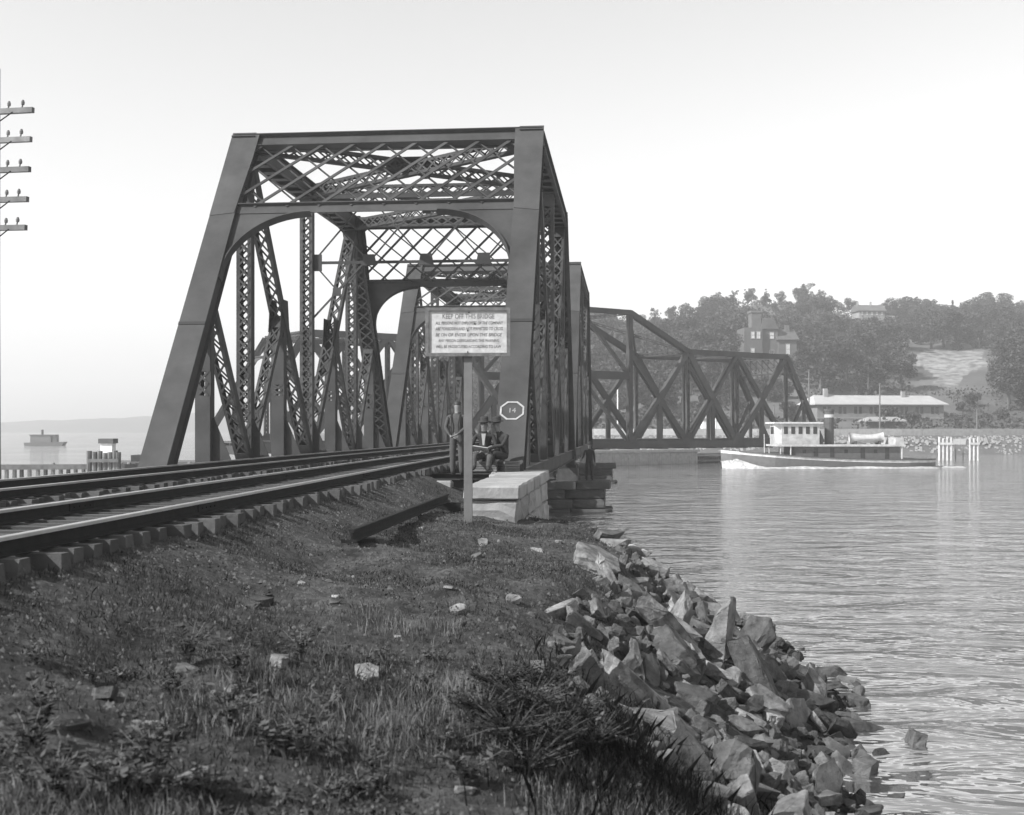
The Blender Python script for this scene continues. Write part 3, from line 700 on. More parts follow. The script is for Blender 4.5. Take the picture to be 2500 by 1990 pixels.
# ------------------------------------------------------------------ telegraph pole (mostly outside the frame)
tb = C2W((-18 - CX) / FP * 25, 25, 0); tb.z = float(ground_h(tb.x, tb.y))
tp = thing('telegraph_pole', 'tall telegraph pole with five crossarms carrying pins and insulators, left of the track', 'utility pole', tb)
q = MB(); q.tube([(0, 0, -1.0), (.0, 0, 4), (.05, 0, 8.9)], [.17, .15, .11], 12); q.build('pole', 'old_timber', tp)
for k, (py, px) in enumerate(((282, 101), (352, 96), (424, 93), (496, 88), (564, 84))):
    z = CAMZ + (HY - py) * 25 / FP - tb.z; tip = (px + 18) / FP * 25; tilt = -.035
    a_ = C2W(-tip * 1.0, -.02, 0) ; ux = Vector((math.cos(TH), math.sin(TH), 0)); fx = Vector((-math.sin(TH), math.cos(TH), 0))
    end = ux * tip - fx * .3; st_ = -ux * tip + fx * .3
    q = MB(); q.beam(st_ + Vector((0, 0, z + .07)) - fx * .13, end + Vector((0, 0, z)) - fx * .13, .09, .11, fx); arm = q.build('crossarm', 'old_timber', tp)
    for f_ in (-.75, -.45, .42, .74):
        pp = (end * f_ if f_ > 0 else st_ * -f_) + Vector((0, 0, z + .05 + (.0 if f_ > 0 else .07))) - fx * .13
        q = MB(); q.tube([pp, pp + ux * .02 + Vector((0, 0, .09))], .016, 6); q.build('pin', 'old_timber', arm)
        q = MB(); q.tube([pp + ux * .02 + Vector((0, 0, .08)), pp + ux * .024 + Vector((0, 0, .13)), pp + ux * .028 + Vector((0, 0, .18))], [.035, .04, .02], 8); q.build('insulator', 'insulator', arm)
    for s in (-1, 1):
        q = MB(); q.beam(Vector((0, 0, z - .3)) - fx * .13, (end if s > 0 else st_) * .55 + Vector((0, 0, z - .02)) - fx * .18, .035, .012, fx); q.build('arm_brace', 'rail_web', tp)

# ------------------------------------------------------------------ tugboat
def make_tug():
    zc0 = 115.0; bow = C2W((1768 - CX) / FP * zc0, zc0, 0)
    t = thing('tugboat', 'steam tugboat with white wheelhouse and dark funnel passing the swing span', 'tugboat', bow, TH + .06)
    L = 21.0; W = 2.5; xs_ = np.linspace(0, 1, 25); mb = MB(); rows = []
    def sheer(s): return .80 + .95 * (1 - s) ** 2.4 + .12 * max(0, s - .7)
    def half(s): return W * (min(1, s / .22) ** .6) * (1 if s < .82 else max(.05, max(0, math.cos((s - .82) / .18 * math.pi / 2)) ** .5))
    for s in xs_:
        x = s * L; hb = max(.04, half(s)); z = sheer(s)
        rows.append([(x + .5 * (1 - s) * 0, -hb * .75, -.8), (x - (.25 if s < .05 else 0), -hb * .95, .15), (x - (.35 if s < .05 else 0), -hb, z - .28), (x - (.35 if s < .05 else 0), -hb, z), (x, hb, z), (x, hb, z - .28), (x, hb * .95, .15), (x, hb * .75, -.8)])
    for rw in rows: mb.v.extend(rw)
    for k in range(len(rows) - 1):
        for i in range(7):
            mb.f.append((k*8+i, k*8+i+1, (k+1)*8+i+1, (k+1)*8+i)); mb.m.append({0: 1, 1: 2, 2: 0, 3: 2, 4: 0, 5: 2, 6: 1}[i])
    mb.build('hull', ['boat_white', 'boat_dark', 'boat_grey'], t, smooth=False)
    q = MB()
    for sy in (-1, 1):
        for k in range(24):
            q.beam((xs_[k] * L, sy * (max(.04, half(xs_[k])) + .03), sheer(xs_[k]) + .0), (xs_[k+1] * L, sy * (max(.04, half(xs_[k+1])) + .03), sheer(xs_[k+1])), .1, .12, (0, 1, 0))
    q.build('gunwale', 'boat_dark', t)
    dh = MB(); dh.box(6.4, 16.8, -1.75, 1.75, .75, 2.1); deckhouse = dh.build('deckhouse', 'boat_grey', t)
    for x in (8.3, 9.9, 12.9, 15.3):
        q = MB(); q.box(x, x + .42, -1.77, -1.74, .8, 1.95); q.build('door', 'glass_dark', deckhouse)
    for x in (7.2, 11.3, 14.2):
        q = MB(); q.box(x, x + .35, -1.768, -1.74, 1.45, 1.8); q.build('window', 'glass_dark', deckhouse)
    q = MB(); q.box(4.7, 17.2, -2.1, 2.1, 2.1, 2.28); q.build('upper_deck', 'boat_white', t)
    for x in (5.0, 6.0, 16.9):
        for sy in (-1, 1):
            q = MB(); q.tube([(x, sy * 1.95, .7), (x, sy * 1.95, 2.1)], .06, 6); q.build('deck_post', 'boat_white', t)
    wh = MB(); wh.box(5.3, 9.0, -1.35, 1.35, 2.28, 4.3)
    wh.prism([(5.3, -1.35, 2.28), (5.3, 1.35, 2.28), (4.75, .8, 2.28), (4.75, -.8, 2.28)], (0, 0, 2.0)); house = wh.build('wheelhouse', 'boat_white', t)
    for k in range(5):
        q = MB(); x = 5.5 + k * .72; q.box(x, x + .38, -1.372, -1.34, 3.3, 4.0); q.build('window', 'glass_dark', house)
    q = MB(); q.box(4.72, 4.77, -.5, .5, 3.3, 4.0); q.build('window', 'glass_dark', house)
    q = MB(); q.box(4.5, 9.3, -1.6, 1.6, 4.3, 4.45); q.build('wheelhouse_roof', 'boat_white', house)
    q = MB(); q.tube([(10.4, 0, 2.28), (10.4, 0, 5.6)], .46, 14); q.tube([(10.4, 0, 5.5), (10.4, 0, 5.7)], .52, 14); fun = q.build('funnel', 'boat_dark', t)
    q = MB(); q.tube([(10.4, 0, 4.9), (10.4, 0, 5.2)], .475, 14); q.build('funnel_band', 'boat_white', fun)
    q = MB(); q.tube([(9.3, 0, 2.28), (9.3, 0, 3.6)], .25, 10); q.build('ventilator', 'boat_dark', t)
    # lifeboat on deck
    lb = MB(); n = 9; rows = []
    for k in range(n):
        s = k / (n - 1); hb = .62 * math.sin(math.pi * (.06 + .88 * s)) ** .6; zt_ = 2.95 + .25 * (2 * s - 1) ** 2
        rows.append([(12.4 + 3.4 * s, -hb * .3, 2.45), (12.4 + 3.4 * s, -hb, 2.75), (12.4 + 3.4 * s, -hb, zt_), (12.4 + 3.4 * s, 0, zt_ + .28), (12.4 + 3.4 * s, hb, zt_), (12.4 + 3.4 * s, hb, 2.75), (12.4 + 3.4 * s, hb * .3, 2.45)])
    for rw in rows: lb.v.extend(rw)
    for k in range(n - 1):
        for i in range(6): lb.f.append((k*7+i, k*7+i+1, (k+1)*7+i+1, (k+1)*7+i)); lb.m.append(0)
    lb.f.append(tuple(range(7))); lb.m.append(0); lb.f.append(tuple((n-1)*7+i for i in reversed(range(7)))); lb.m.append(0)
    lb.build('lifeboat', 'boat_white', t, smooth=True)
    q = MB(); q.box(12.8, 13.0, -.5, .5, 2.28, 2.6); q.box(15.2, 15.4, -.5, .5, 2.28, 2.6); q.build('boat_chock', 'boat_dark', t)
    q = MB(); q.box(16.3, 17.1, -1.9, 1.9, 2.28, 2.95); q.build('stern_screen', 'boat_white', t)
    q = MB(); q.tube([(4.0, 0, .9), (3.95, 0, 3.3)], [.07, .04], 6); q.build('jackstaff', 'boat_white', t); q = MB(); q.tube([(3.2, 0, .85), (3.2, 0, 1.5)], .16, 8); q.build('towing_bitt', 'boat_grey', t)
    # bow wave and wake
    f = MB(); n = 20
    for sy in (-1, 1):
        ring = []
        for k in range(n):
            s = k / (n - 1); x = -.3 + s * 24; hb = (half(min(1, x / L)) if 0 < x < L else .1); off = .35 + 1.0 * s
            h = (.75 * math.exp(-((s - .04) / .07) ** 2) + .12 + .1 * math.sin(s * 25)) * (1 - s * .6)
            ring.append([(x, sy * (hb - .15), .12 + h * .6), (x, sy * (hb + off * .4), h), (x, sy * (hb + off), -.05)])
        o = len(f.v)
        for rw in ring: f.v.extend(rw)
        for k in range(n - 1):
            for i in range(2): f.f.append((o+k*3+i, o+k*3+i+1, o+(k+1)*3+i+1, o+(k+1)*3+i)); f.m.append(0)
    w_ = f.build('bow_wave', 'foam', None, smooth=True); w_.matrix_world = Matrix.Translation(bow) @ Matrix.Rotation(TH + .06, 4, 'Z')
    tag(w_, 'white water thrown up along the tugboat hull', 'bow wave', kind='stuff')
make_tug()
# white pile dolphins
for px, n_, lab in ((2308, 7, 'broad cluster of white painted piles in the water off the stern of the tugboat'), (2378, 5, 'narrow cluster of white painted piles in the water farther from the tugboat')):
    c = C2W((px - CX) / FP * 142, 142, 0); d = thing('white_dolphin', lab, 'dolphin', c, TH, 'white pile clusters')
    for k in range(n_):
        x = (k - (n_ - 1) / 2) * .24; q = MB(); q.tube([(x, (k % 2) * .25, -2), (x, (k % 2) * .25, 2.75 + r.uniform(-.1, .1))], .125, 8); q.build('pile', 'white_pile', d)
    q = MB(); q.box(-n_ * .125, n_ * .125, -.2, -.12, 1.9, 2.15); q.build('binding', 'white_pile', d)
q = C2W((2343 - CX) / FP * 143, 143, 0); bd = thing('white_board', 'white board fixed on posts between the two white pile clusters', 'board', q, TH)
m_ = MB(); m_.box(-.75, .75, 0, .06, 1.9, 2.6); m_.build('panel', 'white_pile', bd); m_ = MB(); m_.box(-.5, -.4, .06, .16, -2, 2.5); m_.build('post', 'old_timber', bd); m_ = MB(); m_.box(.4, .5, .06, .16, -2, 2.5); m_.build('post', 'old_timber', bd)

# ------------------------------------------------------------------ far shore: hill, bank
# heights follow bearing (photo column) and distance from the camera
B_PX = [650, 850, 930, 1000, 1100, 1250, 1450, 1650, 1850, 2050, 2250, 2400, 2600, 3300, 4200]
RIDGE_Z = [0, 1, 9, 19, 26, 31, 34, 38, 43, 40, 40, 42, 42, 40, 38]          # ground height of the ridge
RIDGE_D = [300, 300, 310, 330, 350, 365, 375, 380, 385, 395, 405, 410, 415, 420, 430]
SHORE_D = [330, 320, 300, 260, 225, 200, 186, 180, 176, 174, 174, 176, 180, 190, 210]
def hill_polar(px, d):
    rz = np.interp(px, B_PX, RIDGE_Z); rd = np.interp(px, B_PX, RIDGE_D); sd = np.interp(px, B_PX, SHORE_D)
    e = d - sd
    flat = np.interp(e, [-30, 0, 2.5, 7, 34, 60], [-3, -.3, 1.8, 3.4, 3.9, 4.2])
    t = np.clip((e - 46) / np.maximum(10, rd - sd - 46), 0, 1); up = (t ** .85) * np.maximum(0, rz - 4)
    back = np.interp(d, [0, 430, 900], [1, 1, .55])
    h = flat * np.clip(rz / 6, .0, 1) - np.clip(1 - rz / 6, 0, 1) * 1.5 + up * back
    x = (px - CX) / FP * d
    return h + (fbm(x * .03, d * .03, 40) - .47) * 9 * np.clip(e / 120 - .3, 0, 1)
pxs = np.concatenate([np.arange(650, 2160, 12.0), np.arange(2160, 2480, 4.0), np.arange(2480, 4200, 14)]); ds = np.concatenate([np.arange(140, 260, 2.5), np.arange(260, 470, 3), np.arange(470, 800, 30)])
HP, HD = np.meshgrid(pxs, ds); HZ = hill_polar(HP, HD); HXc = (HP - CX) / FP * HD
HX = HXc * math.cos(TH) - HD * math.sin(TH); HYw = HXc * math.sin(TH) + HD * math.cos(TH)
hi = np.arange(HP.size).reshape(HP.shape); HF = np.stack([hi[:-1, :-1], hi[:-1, 1:], hi[1:, 1:], hi[1:, :-1]], -1).reshape(-1, 4)
mat('hill_earth', .06, .95, .3, .05, .3, .6, col2=.10)
hill = npmesh('hill', np.stack([HX, HYw, HZ], -1).reshape(-1, 3), HF, 'hill_earth', smooth=True, kind='structure')
def hill_pt(px, d): p = C2W((px - CX) / FP * d, d, 0); p.z = float(hill_polar(np.array(px), np.array(d))); return p
def hill_at_row(px, py):                    # where the view ray through a photo pixel meets the hill
    for d in np.arange(215, 640, 3.0):
        if hill_polar(np.array(px), np.array(d)) >= CAMZ + (HY - py) * d / FP: return hill_pt(px, d)
    return None
# bare rocky slope: the hill's own pale ground where nothing grows
def bare_mask(px, d, z):
    py = HY - (z - CAMZ) * FP / d; wob = 14 * (fbm(px * .05, d * .12, 91) - .47) * 4
    lo = 2238 + np.maximum(0, py - 885) * 1.1 + wob; hi = 2400 - np.maximum(0, py - 895) * 1.6 + wob
    return ((px > lo) & (px < hi) & (py > 856 + wob * .4) & (py < 948)).astype(float)
at = hill.data.attributes.new('bare', 'FLOAT', 'POINT'); at.data.foreach_set('value', bare_mask(HP, HD, HZ).ravel().astype(np.float32))
N = MATS['hill_earth'].node_tree.nodes; L = MATS['hill_earth'].node_tree.links; an = N.new('ShaderNodeAttribute'); an.attribute_name = 'bare'
b_ = N['Principled BSDF']; src = b_.inputs['Base Color'].links[0].from_socket; n_ = N.new('ShaderNodeTexNoise'); n_.inputs['Scale'].default_value = .5; n_.inputs['Detail'].default_value = 8
tcn = N.new('ShaderNodeTexCoord'); L.new(tcn.outputs['Object'], n_.inputs['Vector']); rp = N.new('ShaderNodeValToRGB'); rp.color_ramp.elements[0].position = .35; rp.color_ramp.elements[1].position = .65; rp.color_ramp.elements[0].color = (.09, .09, .09, 1); rp.color_ramp.elements[1].color = (.24, .24, .24, 1)
L.new(n_.outputs['Fac'], rp.inputs[0]); mx = N.new('ShaderNodeMix'); mx.data_type = 'RGBA'; L.new(an.outputs['Fac'], mx.inputs[0]); L.new(src, mx.inputs[6]); L.new(rp.outputs[0], mx.inputs[7]); L.new(mx.outputs[2], b_.inputs['Base Color'])

# far ridge across the river, left
fx_ = np.arange(-900, 1500, 25.0); fd_ = np.array([0, 15, 60, 140, 160])
rows = []
for d_ in fd_:
    prof = np.interp(fx_, [-900, -200, 150, 420, 700, 950, 1500], [7, 8, 14, 20, 30, 38, 40]) * (.85 + .3 * fbm(fx_ * .02, d_ * .02, 60))
    hh = prof * np.interp(d_, [0, 15, 60, 140, 160], [-.05, .45, .85, 1.0, .97])
    zc = 1225 + d_; xc = (fx_ - CX) / FP * zc
    rows.append(np.stack([xc * math.cos(TH) - zc * math.sin(TH), xc * math.sin(TH) + zc * math.cos(TH), hh], -1))
V = np.concatenate(rows); n = len(fx_); fi = np.arange(len(V)).reshape(len(fd_), n)
mat('far_woods', .06, .95, .3, .02, 0)
npmesh('far_ridge', V, np.stack([fi[:-1, :-1], fi[:-1, 1:], fi[1:, 1:], fi[1:, :-1]], -1).reshape(-1, 4), 'far_woods', smooth=True, kind='structure')

# ------------------------------------------------------------------ trees
def leaf_cloud(centers, radii, n, size, rng, squash=.85, flat=0):
    k = len(centers); wts = np.array(radii) ** 2; ci = rng.choice(k, n, p=wts / wts.sum()); c = np.array(centers)[ci]; rr = np.array(radii)[ci]
    d = rng.normal(size=(n, 3)); d /= np.linalg.norm(d, axis=1)[:, None]; rad = rr * (rng.random(n) ** .3); p = c + d * rad[:, None] * np.array([1, 1, squash])
    a = rng.normal(size=(n, 3)); a /= np.linalg.norm(a, axis=1)[:, None]; b = np.cross(a, rng.normal(size=(n, 3))); b /= np.linalg.norm(b, axis=1)[:, None]
    if flat: a[:, 2] *= flat; b[:, 2] *= flat
    sz = size * (.6 + .8 * rng.random(n))[:, None]; a *= sz; b *= sz * .7
    V = np.stack([p - a, p + b, p + a, p - b], 1).reshape(-1, 3); return V
def mesh_quads(name, V, m):
    me = bpy.data.meshes.new(name); V = V.astype(np.float32); nq = len(V) // 4
    me.vertices.add(len(V)); me.vertices.foreach_set('co', V.ravel()); me.loops.add(len(V)); me.loops.foreach_set('vertex_index', np.arange(len(V), dtype=np.int32))
    me.polygons.add(nq); me.polygons.foreach_set('loop_start', np.arange(0, len(V), 4, dtype=np.int32))
    try: me.polygons.foreach_set('loop_total', np.full(nq, 4, np.int32))
    except Exception: pass
    me.update(calc_edges=True); me.materials.append(MATS[m]); return me
def tree_kind(kind, seed):
    rng = np.random.default_rng(seed); r = random.Random(seed); tr = MB(); cs = []; rs = []
    if kind == 'broad':
        tr.tube([(0, 0, -1), (.1, 0, 2), (.0, .1, 5)], [.32, .25, .14], 7)
        for k in range(11):
            a = r.uniform(0, 6.28); z = r.uniform(3.0, 8.4); q = (3.4 * (1 - ((z - 5.2) / 5) ** 2) ** .5) * r.uniform(.35, 1); cs.append((q * math.cos(a), q * math.sin(a), z)); rs.append(r.uniform(1.0, 2.1))
            if k < 7: tr.tube([(0, 0, r.uniform(2, 4.5)), (cs[-1][0] * .5, cs[-1][1] * .5, z - 1), cs[-1]], [.12, .08, .03], 5)
        V = leaf_cloud(cs, rs, 2300, .24, rng); m = 'leaf_tree'
    elif kind == 'loose':
        tr.tube([(0, 0, -1), (.1, 0, 4), (.0, .1, 8.5)], [.28, .2, .08], 7)
        for k in range(26):
            a = r.uniform(0, 6.28); z = r.uniform(3.0, 10.4); q = 2.5 * r.uniform(.2, 1); cs.append((q * math.cos(a), q * math.sin(a), z)); rs.append(r.uniform(.45, 1.0))
            tr.tube([(0, 0, max(2, z - 2.6)), (cs[-1][0] * .6, cs[-1][1] * .6, z - .9), cs[-1]], [.09, .06, .02], 5)
        V = leaf_cloud(cs, rs, 1300, .2, rng); m = 'leaf_tree'
    elif kind == 'conical':
        tr.tube([(0, 0, -1), (0, 0, 9)], [.22, .04], 7)
        for k in range(34):
            z = r.uniform(1, 9.6); q = (10.2 - z) * .27 * r.uniform(.3, 1); a = r.uniform(0, 6.28); cs.append((q * math.cos(a), q * math.sin(a), z)); rs.append(.3 + (10.4 - z) * .075)
        V = leaf_cloud(cs, rs, 1500, .22, rng); m = 'leaf_conifer'
    else:
        tr.tube([(0, 0, -.5), (0, 0, 1.5)], [.12, .06], 6)
        for k in range(9):
            a = r.uniform(0, 6.28); q = r.uniform(0, 1.6); cs.append((q * math.cos(a), q * math.sin(a), r.uniform(.6, 2.2))); rs.append(r.uniform(.6, 1.1))
        V = leaf_cloud(cs, rs, 800, .22, rng); m = 'leaf_tree'
    trm = tr.mesh('trunk'); trm.materials.append(MATS['bark']); return trm, mesh_quads('crown', V, m)
KINDS = {k: [tree_kind(k, 50 + i + 10 * j) for i in range(c)] for j, (k, c) in enumerate((('broad', 6), ('loose', 4), ('conical', 3), ('shrub', 3)))}
def zone(px, py):
    if px < 1240: return 'seen through the fixed truss spans'
    if px < 1530: return 'behind the middle of the swing span'
    if px < 1800: return 'behind the sloping end of the swing span' if py > 850 else 'on the crest above the swing span'
    if px < 1975: return 'around the brick mansion' if py < 905 else 'below the brick mansion'
    if px < 2215: return 'near the house on the hill crest' if py < 860 else 'on the slope above the long building'
    if px < 2420: return 'above the bare rock slope' if py < 870 else 'below the bare rock slope'
    return 'past the bare rock slope, away from the bridge'
def tree(kind, p, h, label, group=None, i=None, wide=1.0, name=None):
    base = {'broad': 9.6, 'loose': 11, 'conical': 10.3, 'shrub': 3}[kind]; v = KINDS[kind]; t, c = v[random.randrange(len(v)) if i is None else i % len(v)]
    o = thing(name or {'broad': 'leafy_tree', 'loose': 'slender_tree', 'conical': 'conifer_tree', 'shrub': 'hill_shrub'}[kind], label, 'shrub' if kind == 'shrub' else 'tree', p, random.uniform(0, 6.28), group)
    s = h / base; o.scale = (s * wide, s * wide, s); obj('trunk', t, None, o); obj('crown', c, None, o); return o
LB = {'broad': ('rounded leafy tree on the far hill ', 'rounded trees '), 'loose': ('slender open-crowned tree on the far hill ', 'slender trees '), 'conical': ('dark pointed evergreen on the far hill ', 'evergreens '), 'shrub': ('low leafy shrub growing on the far shore slope', 'shrubs on the far shore')}
placed = []
def ok_place(p, dmin):
    for a in placed:
        if (a.x - p.x) ** 2 + (a.y - p.y) ** 2 < dmin * dmin: return False
    placed.append(p); return True
HD1 = float(min(330, (hill_at_row(1880, 900) - Vector((0, 0, 0))).xy.length))
HOUSES = [(1817, 1950, 750, 905, HD1), (2098, 2188, 735, 795, 372), (2240, 2395, 860, 960, 420)]
# skyline trees with known tops: (px, top py, kind, wide)
SKY = [(1490, 770, 'broad', 1), (1520, 762, 'loose', 1), (1560, 768, 'broad', 1.1), (1600, 752, 'loose', 1), (1640, 762, 'broad', 1), (1680, 742, 'broad', 1.2), (1720, 738, 'broad', 1.1), (1752, 712, 'loose', 1.0),
       (1790, 708, 'loose', 1.1), (1825, 745, 'loose', 1), (1870, 706, 'conical', 1.25), (1835, 742, 'broad', .9), (1905, 748, 'broad', .8), (1950, 700, 'broad', .9), (1972, 690, 'loose', 1.0), (1962, 684, 'conical', 1.0), (2005, 706, 'loose', 1.1), (2030, 756, 'broad', 1),
       (2060, 752, 'broad', 1.1), (2085, 758, 'broad', .9), (2180, 728, 'broad', 1.2), (2215, 722, 'broad', 1.2), (2250, 724, 'broad', 1.2), (2285, 730, 'broad', 1.1), (2325, 724, 'conical', .8), (2345, 735, 'conical', .7), (2395, 716, 'broad', 1.3), (2430, 712, 'broad', 1.3), (2465, 738, 'broad', 1.1), (2500, 732, 'broad', 1.1), (2540, 738, 'broad', 1.2)]
for i, (px, py, kd, wd) in enumerate(SKY):
    rd = float(np.interp(px, B_PX, RIDGE_D)) - 8 + random.uniform(-8, 8); p = hill_pt(px, rd); top = CAMZ + (HY - py) * rd / FP; h = max(6, top - p.z)
    lab, grp = (a_ + zone(px, py + 30) for a_ in LB[kd])
    if px == 1962: lab, grp = 'tallest tree with pointed top on the ridge beside the brick house chimneys', None
    if px == 1870: lab, grp = 'broad dark evergreen on the ridge directly above the brick house tower', None
    tree(kd, p, h, lab, grp, i, wd * (1.0 if h < 12 else 11 / h + .1)); placed.append(p)
_s = sorted((a_[0], a_[1]) for a_ in SKY); SKX = [a_[0] for a_ in _s]; SKY_ = [a_[1] for a_ in _s]
cnt = 0
for _ in range(6000):
    px = random.uniform(915, 2620); d = random.uniform(232, 430)
    rd = float(np.interp(px, B_PX, RIDGE_D)); rz = float(np.interp(px, B_PX, RIDGE_Z))
    if d > rd + 8 or rz < 3: continue
    p = hill_pt(px, d); py = HY - (p.z - CAMZ) * FP / d; h = random.uniform(7.5, 11.5) if px > 1080 else random.uniform(5, 8)
    pt = py - h * FP / d
    lim = float(np.interp(px, SKX, SKY_)) + random.uniform(8, 30)
    if px > 1480 and pt < lim: h = (py - lim) * d / FP; pt = lim
    if h < 4: continue
    if p.z < 2.5: continue
    if any(a - 38 < px < b + 38 and pt < dd - 25 and py > c and d < hh + 4 for a, b, c, dd, hh in HOUSES): continue
    if d < 240 and px > 1900 and px < 2330: continue
    if not ok_place(p, 5.0): continue
    kd = random.choices(('broad', 'loose', 'conical'), (.72, .14, .14))[0]
    if kd == 'conical': h *= .95
    tree(kd, p, h, LB[kd][0] + zone(px, py), LB[kd][1] + zone(px, py), None, random.uniform(1, 1.3)); cnt += 1
    if cnt >= 390: break
cnt = 0
for _ in range(800):
    px = random.uniform(1100, 2560); d = random.uniform(215, 262); p = hill_pt(px, d)
    if p.z < 2 or (1960 < px < 2340 and d > 218): continue
    if not ok_place(p, 3.5): continue
    tree('shrub', p, random.uniform(1.8, 4.0), LB['shrub'][0], LB['shrub'][1]); cnt += 1
    if cnt >= 45: break
# undergrowth on the hill as one mass
rng = np.random.default_rng(5); n = 70000
px = rng.uniform(900, 2700, n); d = rng.uniform(198, 425, n); zz = hill_polar(px, d); keep = (zz > 3.0) & ((d > 245) | (fbm(px * .03, d * .1, 12) > .5)) & ~((px > 2220) & (px < 2410) & (HY - (zz - CAMZ) * FP / d > 840) & (HY - (zz - CAMZ) * FP / d < 960)); px, d, zz = px[keep], d[keep], zz[keep]
xc = (px - CX) / FP * d; P3 = np.stack([xc * math.cos(TH) - d * math.sin(TH), xc * math.sin(TH) + d * math.cos(TH), zz + rng.uniform(0, 1.8, len(px))], -1)
a = rng.normal(size=P3.shape); a /= np.linalg.norm(a, axis=1)[:, None]; b = np.cross(a, rng.normal(size=P3.shape)); b /= np.linalg.norm(b, axis=1)[:, None]; sz = rng.uniform(.14, .36, len(px))[:, None]; a *= sz; b *= sz
tag(obj('undergrowth', mesh_quads('undergrowth', np.stack([P3 - a, P3 + b, P3 + a, P3 - b], 1).reshape(-1, 3), 'leaf_scrub')), 'tangled undergrowth between the trees on the far hillside', 'undergrowth', kind='stuff')

# ------------------------------------------------------------------ far buildings
def window(parent, x, y, z, w_, h_, m='glass_dark', ax=(1, 0), frame=True):
    ax = Vector((ax[0], ax[1], 0)); nrm = Vector((ax.y, -ax.x, 0)); c = Vector((x, y, z))
    if frame:
        f = MB()
        for (dx, dz, a, b) in ((0, h_ / 2, w_ + .24, .14), (0, -h_ / 2, w_ + .24, .14), (-w_ / 2, 0, .12, h_), (w_ / 2, 0, .12, h_), (0, 0, .06, h_), (0, 0, w_, .06)):
            q = c + ax * dx + Vector((0, 0, dz)) + nrm * .04; f.beam(q - ax * a / 2, q + ax * a / 2, b, .1, (0, 0, 1))
        wo = f.build('window', 'brick_pale', parent)
    else: wo = parent
    g = MB(); q = c + nrm * .02; g.beam(q - ax * w_ / 2, q + ax * w_ / 2, h_, .03, (0, 0, 1)); g.build('pane', m, wo); return wo
def gable(mb, x0, x1, y0, y1, z0, zr, ov=.4, hip=0):
    ym = (y0 + y1) / 2
    mb.add([(x0-ov, y0-ov, z0), (x1+ov, y0-ov, z0), (x1+ov, y1+ov, z0), (x0-ov, y1+ov, z0), (x0-ov+hip, ym, zr), (x1+ov-hip, ym, zr), (x0-ov, y0-ov, z0-.18), (x1+ov, y0-ov, z0-.18), (x1+ov, y1+ov, z0-.18), (x0-ov, y1+ov, z0-.18)],
           [(0,1,5,4), (2,3,4,5), (0,4,3), (1,2,5), (6,9,8,7), (0,6,7,1), (1,7,8,2), (2,8,9,3), (3,9,6,0)])
# long two-storey building by the shore
bd_ = 222.0; c = C2W((1995 - CX) / FP * bd_, bd_, 0); c.z = CAMZ - (1046 - HY) * bd_ / FP - .3
lb_ = thing('long_building', 'long low two-storey building with pale roof on the far shore behind the tugboat', 'building', c, TH + .14)
WL = 25.3; HB = 4.9
q = MB(); q.box(0, WL, 0, 8, -3, HB); wall_ = q.build('wall', 'long_wall', lb_)
q = MB(); gable(q, 0, WL, 0, 8, HB, HB + 1.75, .7, 1.6); rf = q.build('roof', 'roof_pale', lb_)
for x, h in ((3.0, 1.4), (18.7, .9)):
    q = MB(); q.box(x - .35, x + .35, 3, 3.7, HB + .7, HB + 1.6 + h); q.build('chimney', 'brick_pale', rf)
q = MB(); q.box(-.05, WL + .05, -.06, 0, 2.15, 2.4); q.build('belt_course', 'brick_pale', lb_)
for k in range(8):
    for dx in (-.47, .47):
        x = 1.9 + k * 3.08 + dx
        for z in (1.25, 3.75): window(lb_, x, -.02, z, .55, 1.3, 'glass_dark', (1, 0), False)
dk = thing('freight_shed', 'low shed with pale roof standing before the long building on the shore', 'shed', C2W((2118 - CX) / FP * 205, 205, CAMZ - .2), TH + .1)
q = MB(); q.box(0, 6.6, 0, 3, -1.2, 1.6); q.build('wall', 'old_timber', dk); q = MB(); gable(q, 0, 6.6, 0, 3, 1.6, 2.3, .5, 1.2); q.build('roof', 'pale_timber', dk)
# brick house on the hill
hd = HD1 * .98; c = C2W((1815 - CX) / FP * hd, hd, 0); c.z = CAMZ + (HY - 920) * hd / FP
bh = thing('brick_house', 'brick mansion with square chimney tower and gabled wings on the wooded hill', 'house', c, TH + .05)
u_ = hd / FP
def hx(px): return (px - 1815) * u_
def hz(py): return (920 - py) * u_
q = MB(); q.box(hx(1817), hx(1862), 0, 7, -8, hz(805)); q.prism([(hx(1817), 0, hz(805)), (hx(1862), 0, hz(805)), (hx(1862), 0, hz(800)), (hx(1817), 0, hz(800))], (0, 7, 0)); q.build('front_wing', 'brick_house_wall', bh)
q = MB(); q.box(hx(1838), hx(1862), 1, 4, -8, hz(762)); tw = q.build('tower', 'brick_house_wall', bh); q = MB(); q.box(hx(1836), hx(1864), .8, 4.2, hz(762), hz(757)); q.build('tower_cap', 'brick_wall', tw)
q = MB(); q.box(hx(1862), hx(1903), 1.0, 8, -8, hz(802)); q.build('middle_wing', 'brick_wall', bh)
q = MB(); q.prism([(hx(1860), .6, hz(802)), (hx(1905), .6, hz(802)), (hx(1890), .6, hz(775)), (hx(1866), .6, hz(775))], (0, 7.6, 0)); q.build('middle_roof', 'roof_dark', bh)
q = MB(); q.box(hx(1903), hx(1948), .4, 8, -8, hz(828)); q.build('side_wing', 'brick_wall', bh)
q = MB(); gable(q, hx(1903), hx(1948), .4, 8, hz(828), hz(800), .5); q.build('side_roof', 'roof_dark', bh)
q = MB()
q.box(hx(1928), hx(1938), 3, 4, hz(820), hz(790)); q.build('chimney', 'brick_wall', bh)
